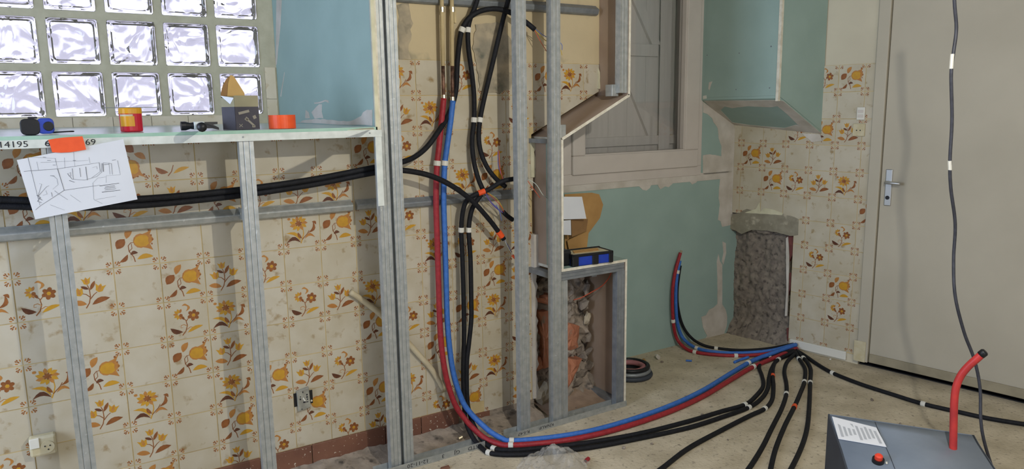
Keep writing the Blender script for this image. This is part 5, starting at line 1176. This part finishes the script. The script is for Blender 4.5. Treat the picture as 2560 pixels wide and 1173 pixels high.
crumbs = [(780, 1160), (845, 1150), (890, 1140), (1060, 1105), (1085, 1120), (1100, 1085), (1220, 1085), (1270, 1070), (1340, 1030), (1440, 1020), (1460, 1033), (1500, 1010), (1530, 995), (1655, 905), (1690, 1060), (1755, 1036), (1560, 1120), (1630, 1110), (2180, 1000), (2250, 1060), (1820, 1100), (1700, 1140), (1365, 1055), (1290, 1052), (1410, 1040)]
for i, (x, y) in enumerate(crumbs):
    s = rs.uniform(.004, .010); p = atZ(x, y, s * .5); o = lump('mortar_crumb', p, s, M_STONE, None, 100 + i, 1, (1, 1, .7)); tag(o, 'small loose mortar crumb scattered on the concrete floor', 'crumb', 'mortar crumbs on the floor')
# rough mortar fillet between floor and wall
b = MB(); vs = []; fs = []; N_ = 150
for i in range(N_):
    x = -1.2 + i * (3.0 / N_)
    for j, (y, z) in enumerate(((-.012, .035), (-.04, .022), (-.085, .012), (-.15, -.002))):
        q = Vector((x * 14, j * 3.1, 0)); vs.append((x, y + .012 * noise.noise(q), max(-.002, z + .012 * noise.noise(q * 1.7)) if j < 3 else -.002))
for i in range(N_ - 1):
    for j in range(3): a = i * 4 + j; fs.append((a, a + 1, a + 5, a + 4))
MB().add(vs, fs).build('mortar_fillet', M_RUBBLE, floor, smooth=True, fixn=False)
# bottom dust heap under the rubble
b = MB(); vs = []; fs = []; nx, ny = 30, 12
for j in range(ny):
    for i in range(nx):
        x = 1.80 + .37 * i / (nx - 1); y = .08 - .26 * j / (ny - 1)
        vs.append((x, y, .05 * (1 - j / (ny - 1)) ** 2 + .012 * noise.noise(Vector((x * 20, y * 20, 0))) * (1 - j / (ny - 1)) - .001))
for j in range(ny - 1):
    for i in range(nx - 1): a = j * nx + i; fs.append((a, a + nx, a + nx + 1, a + 1))
MB().add(vs, fs).build('dust_heap', mat('reddish_dust', '#a08a75', '#8f7a68', rough=1, scale=20, bump=.6), floor, smooth=True, fixn=False)

# --- grey machine with red handle, lower right
MZ = .42
O_ = atZ(2070, 1035, MZ); e1 = Vector((.54, -.84, 0)).normalized(); e2 = Vector((-.70, -.714, 0)).normalized()
mach = empty('grey_machine', (O_ + e1 * .2 + e2 * .25) * 1.0); mach.location.z = 0; tag(mach, 'slate grey machine with label, red button and bent red handle', 'machine')
WM, DM = .44, .50
prof = [(0, MZ), (.04, MZ - .010), (.10, MZ - .020), (.20, MZ - .035), (.34, MZ - .07), (DM, MZ - .14)]
b = MB()
A = [O_ + e2 * d + Vector((0, 0, z - MZ)) for d, z in prof]; G = [Vector((O_.x, O_.y, .03)) + e2 * DM, Vector((O_.x, O_.y, .03))]
side = A + G; n = len(side)
b.prism(side, e1 * .006); b.build('side_panel', M_MACHD, mach)
b = MB(); vs = []; fs = []
for t in (.006, WM):
    for p in A: vs.append(p + e1 * t)
m_ = len(A)
for i in range(m_ - 1): fs.append((i, i + 1, m_ + i + 1, m_ + i))
top = b.add(vs, fs).build('top_cover', M_MACH, mach, smooth=True)
sm = top.modifiers.new('thickness', 'SOLIDIFY'); sm.thickness = .003; sm.offset = -1
MB().prism([p + e1 * (WM - .001) for p in side], -e1 * .006).build('side_panel', M_MACHD, mach)
MB().prism([A[0] + e1 * .006, A[0] + e1 * (WM - .008), Vector((A[0].x, A[0].y, .03)) + e1 * (WM - .008), Vector((A[0].x, A[0].y, .03)) + e1 * .006], e2 * .004).build('rear_panel', M_MACH, mach)
MB().prism([A[-1] + e1 * .006, A[-1] + e1 * (WM - .008), Vector((A[-1].x, A[-1].y, .03)) + e1 * (WM - .008), Vector((A[-1].x, A[-1].y, .03)) + e1 * .006], -e2 * .004).build('front_panel', M_MACHD, mach)
for a_ in (.05, WM - .05):
    for d_ in (.06, DM - .06):
        q = Vector((O_.x, O_.y, 0)) + e1 * a_ + e2 * d_; MB().tube([q, q + Vector((0, 0, .034))], .022, 12).build('foot', M_BLACKP, mach)
def topz(d):
    for (d0, z0_), (d1, z1_) in zip(prof, prof[1:]):
        if d0 <= d <= d1: return z0_ + (z1_ - z0_) * (d - d0) / (d1 - d0)
    return prof[-1][1]
def tp(a, d, up_=0.0): 
    g = (topz(min(d + .005, DM)) - topz(max(d - .005, 0))) / (min(d + .005, DM) - max(d - .005, 0))
    nn = (Vector((0, 0, 1)) - e2 * g).normalized()
    return Vector((O_.x, O_.y, 0)) + e1 * a + e2 * d + Vector((0, 0, topz(d))) + nn * up_, nn
def tq(a0, a1, d0, d1, up_=.0022):
    return [tp(a0, d0, up_)[0], tp(a1, d0, up_)[0], tp(a1, d1, up_)[0], tp(a0, d1, up_)[0]]
def ad(px, py, z=MZ - .022):
    p = atZ(px, py, z) - O_; det = e1.x * e2.y - e1.y * e2.x
    return ((p.x * e2.y - p.y * e2.x) / det, (e1.x * p.y - e1.y * p.x) / det)
def quad(L, up_): return [tp(*ad(*q), up_)[0] for q in L]
LQ = [(2079, 1056), (2190, 1080), (2216, 1116), (2096, 1096)]
st = MB().prism(quad(LQ, .0045), Vector((0, 0, -.0018))).build('paper_label', M_PAPER, mach)
def lq(u, v): 
    a = [LQ[0][k] * (1 - u) + LQ[1][k] * u for k in (0, 1)]; c_ = [LQ[3][k] * (1 - u) + LQ[2][k] * u for k in (0, 1)]
    return (a[0] * (1 - v) + c_[0] * v, a[1] * (1 - v) + c_[1] * v)
for i in range(9):
    u = .08 + .1 * i; v0 = .14 + .05 * (i % 3); v1 = .88 - .07 * (i % 4)
    MB().add(quad([lq(u, v0), lq(u + .055, v0), lq(u + .055, v1), lq(u, v1)], .0058), [(0, 1, 2, 3)]).build('label_text_block', mat('label_grey_print', '#a9adb4', rough=.8), st, fixn=False)
MB().add([tp(a_, d_, .0025)[0] for a_, d_ in ((.145, .01), (.1465, .01), (.1465, .10), (.145, .10))] + [tp(a_, d_, .0025)[0] for a_, d_ in ((.1465, .20), (.145, .20), (.1465, .33), (.145, .33))], [(0, 1, 2, 3), (3, 2, 4, 5), (5, 4, 6, 7)]).build('panel_seam', M_INK, mach, fixn=False)
c_, nn = tp(*ad(2196, 1139)); MB().tube([c_, c_ + nn * .012], .018, 18).build('button_collar', M_BLACKP, mach); MB().tube([c_ + nn * .012, c_ + nn * .024, c_ + nn * .028], [.012, .012, .008], 16).build('red_button', mat('red_button_plastic', '#e0452f', rough=.4), mach)
c_, nn = tp(*ad(2206, 1168)); MB().tube([c_, c_ + nn * .010], .020, 18).build('rotary_switch', M_BLACKP, mach); MB().hexa([c_ + nn * z + e1 * x + e2 * y for z in (.010, .018) for x, y in ((-.018, -.005), (.018, -.005), (.018, .005), (-.018, .005))]).build('switch_grip', M_STEELD, mach)
for px, py in ((2203, 1156), (2210, 1157), (2183, 1167), (2217, 1143)):
    MB().add(quad([(px - 2, py - 2), (px + 2, py - 2), (px + 3, py + 2), (px - 1, py + 2)], .003), [(0, 1, 2, 3)]).build('white_mark', M_WHITE, mach, fixn=False)
hb = atZ(2384, 1122, MZ - .02)
def vz(py, px): 
    d = ray(px, py); k = math.hypot(hb.x - CAM.x, hb.y - CAM.y) / math.hypot(d.x, d.y); return CAM + d * k
hp_ = [vz(1140, 2383), vz(1122, 2383), vz(1060, 2384), vz(1000, 2386), vz(966, 2391), vz(938, 2403), vz(915, 2422), vz(899, 2440), vz(884, 2457)]
hd = MB().tube(catmull(hp_, .008), .0115, 14).build('handle_bar', M_REDM, mach, smooth=True)
MB().tube([vz(888, 2452), vz(881, 2461), vz(879, 2464)], [.0125, .0125, .009], 14).build('end_cap', M_BLACKP, mach, smooth=True)
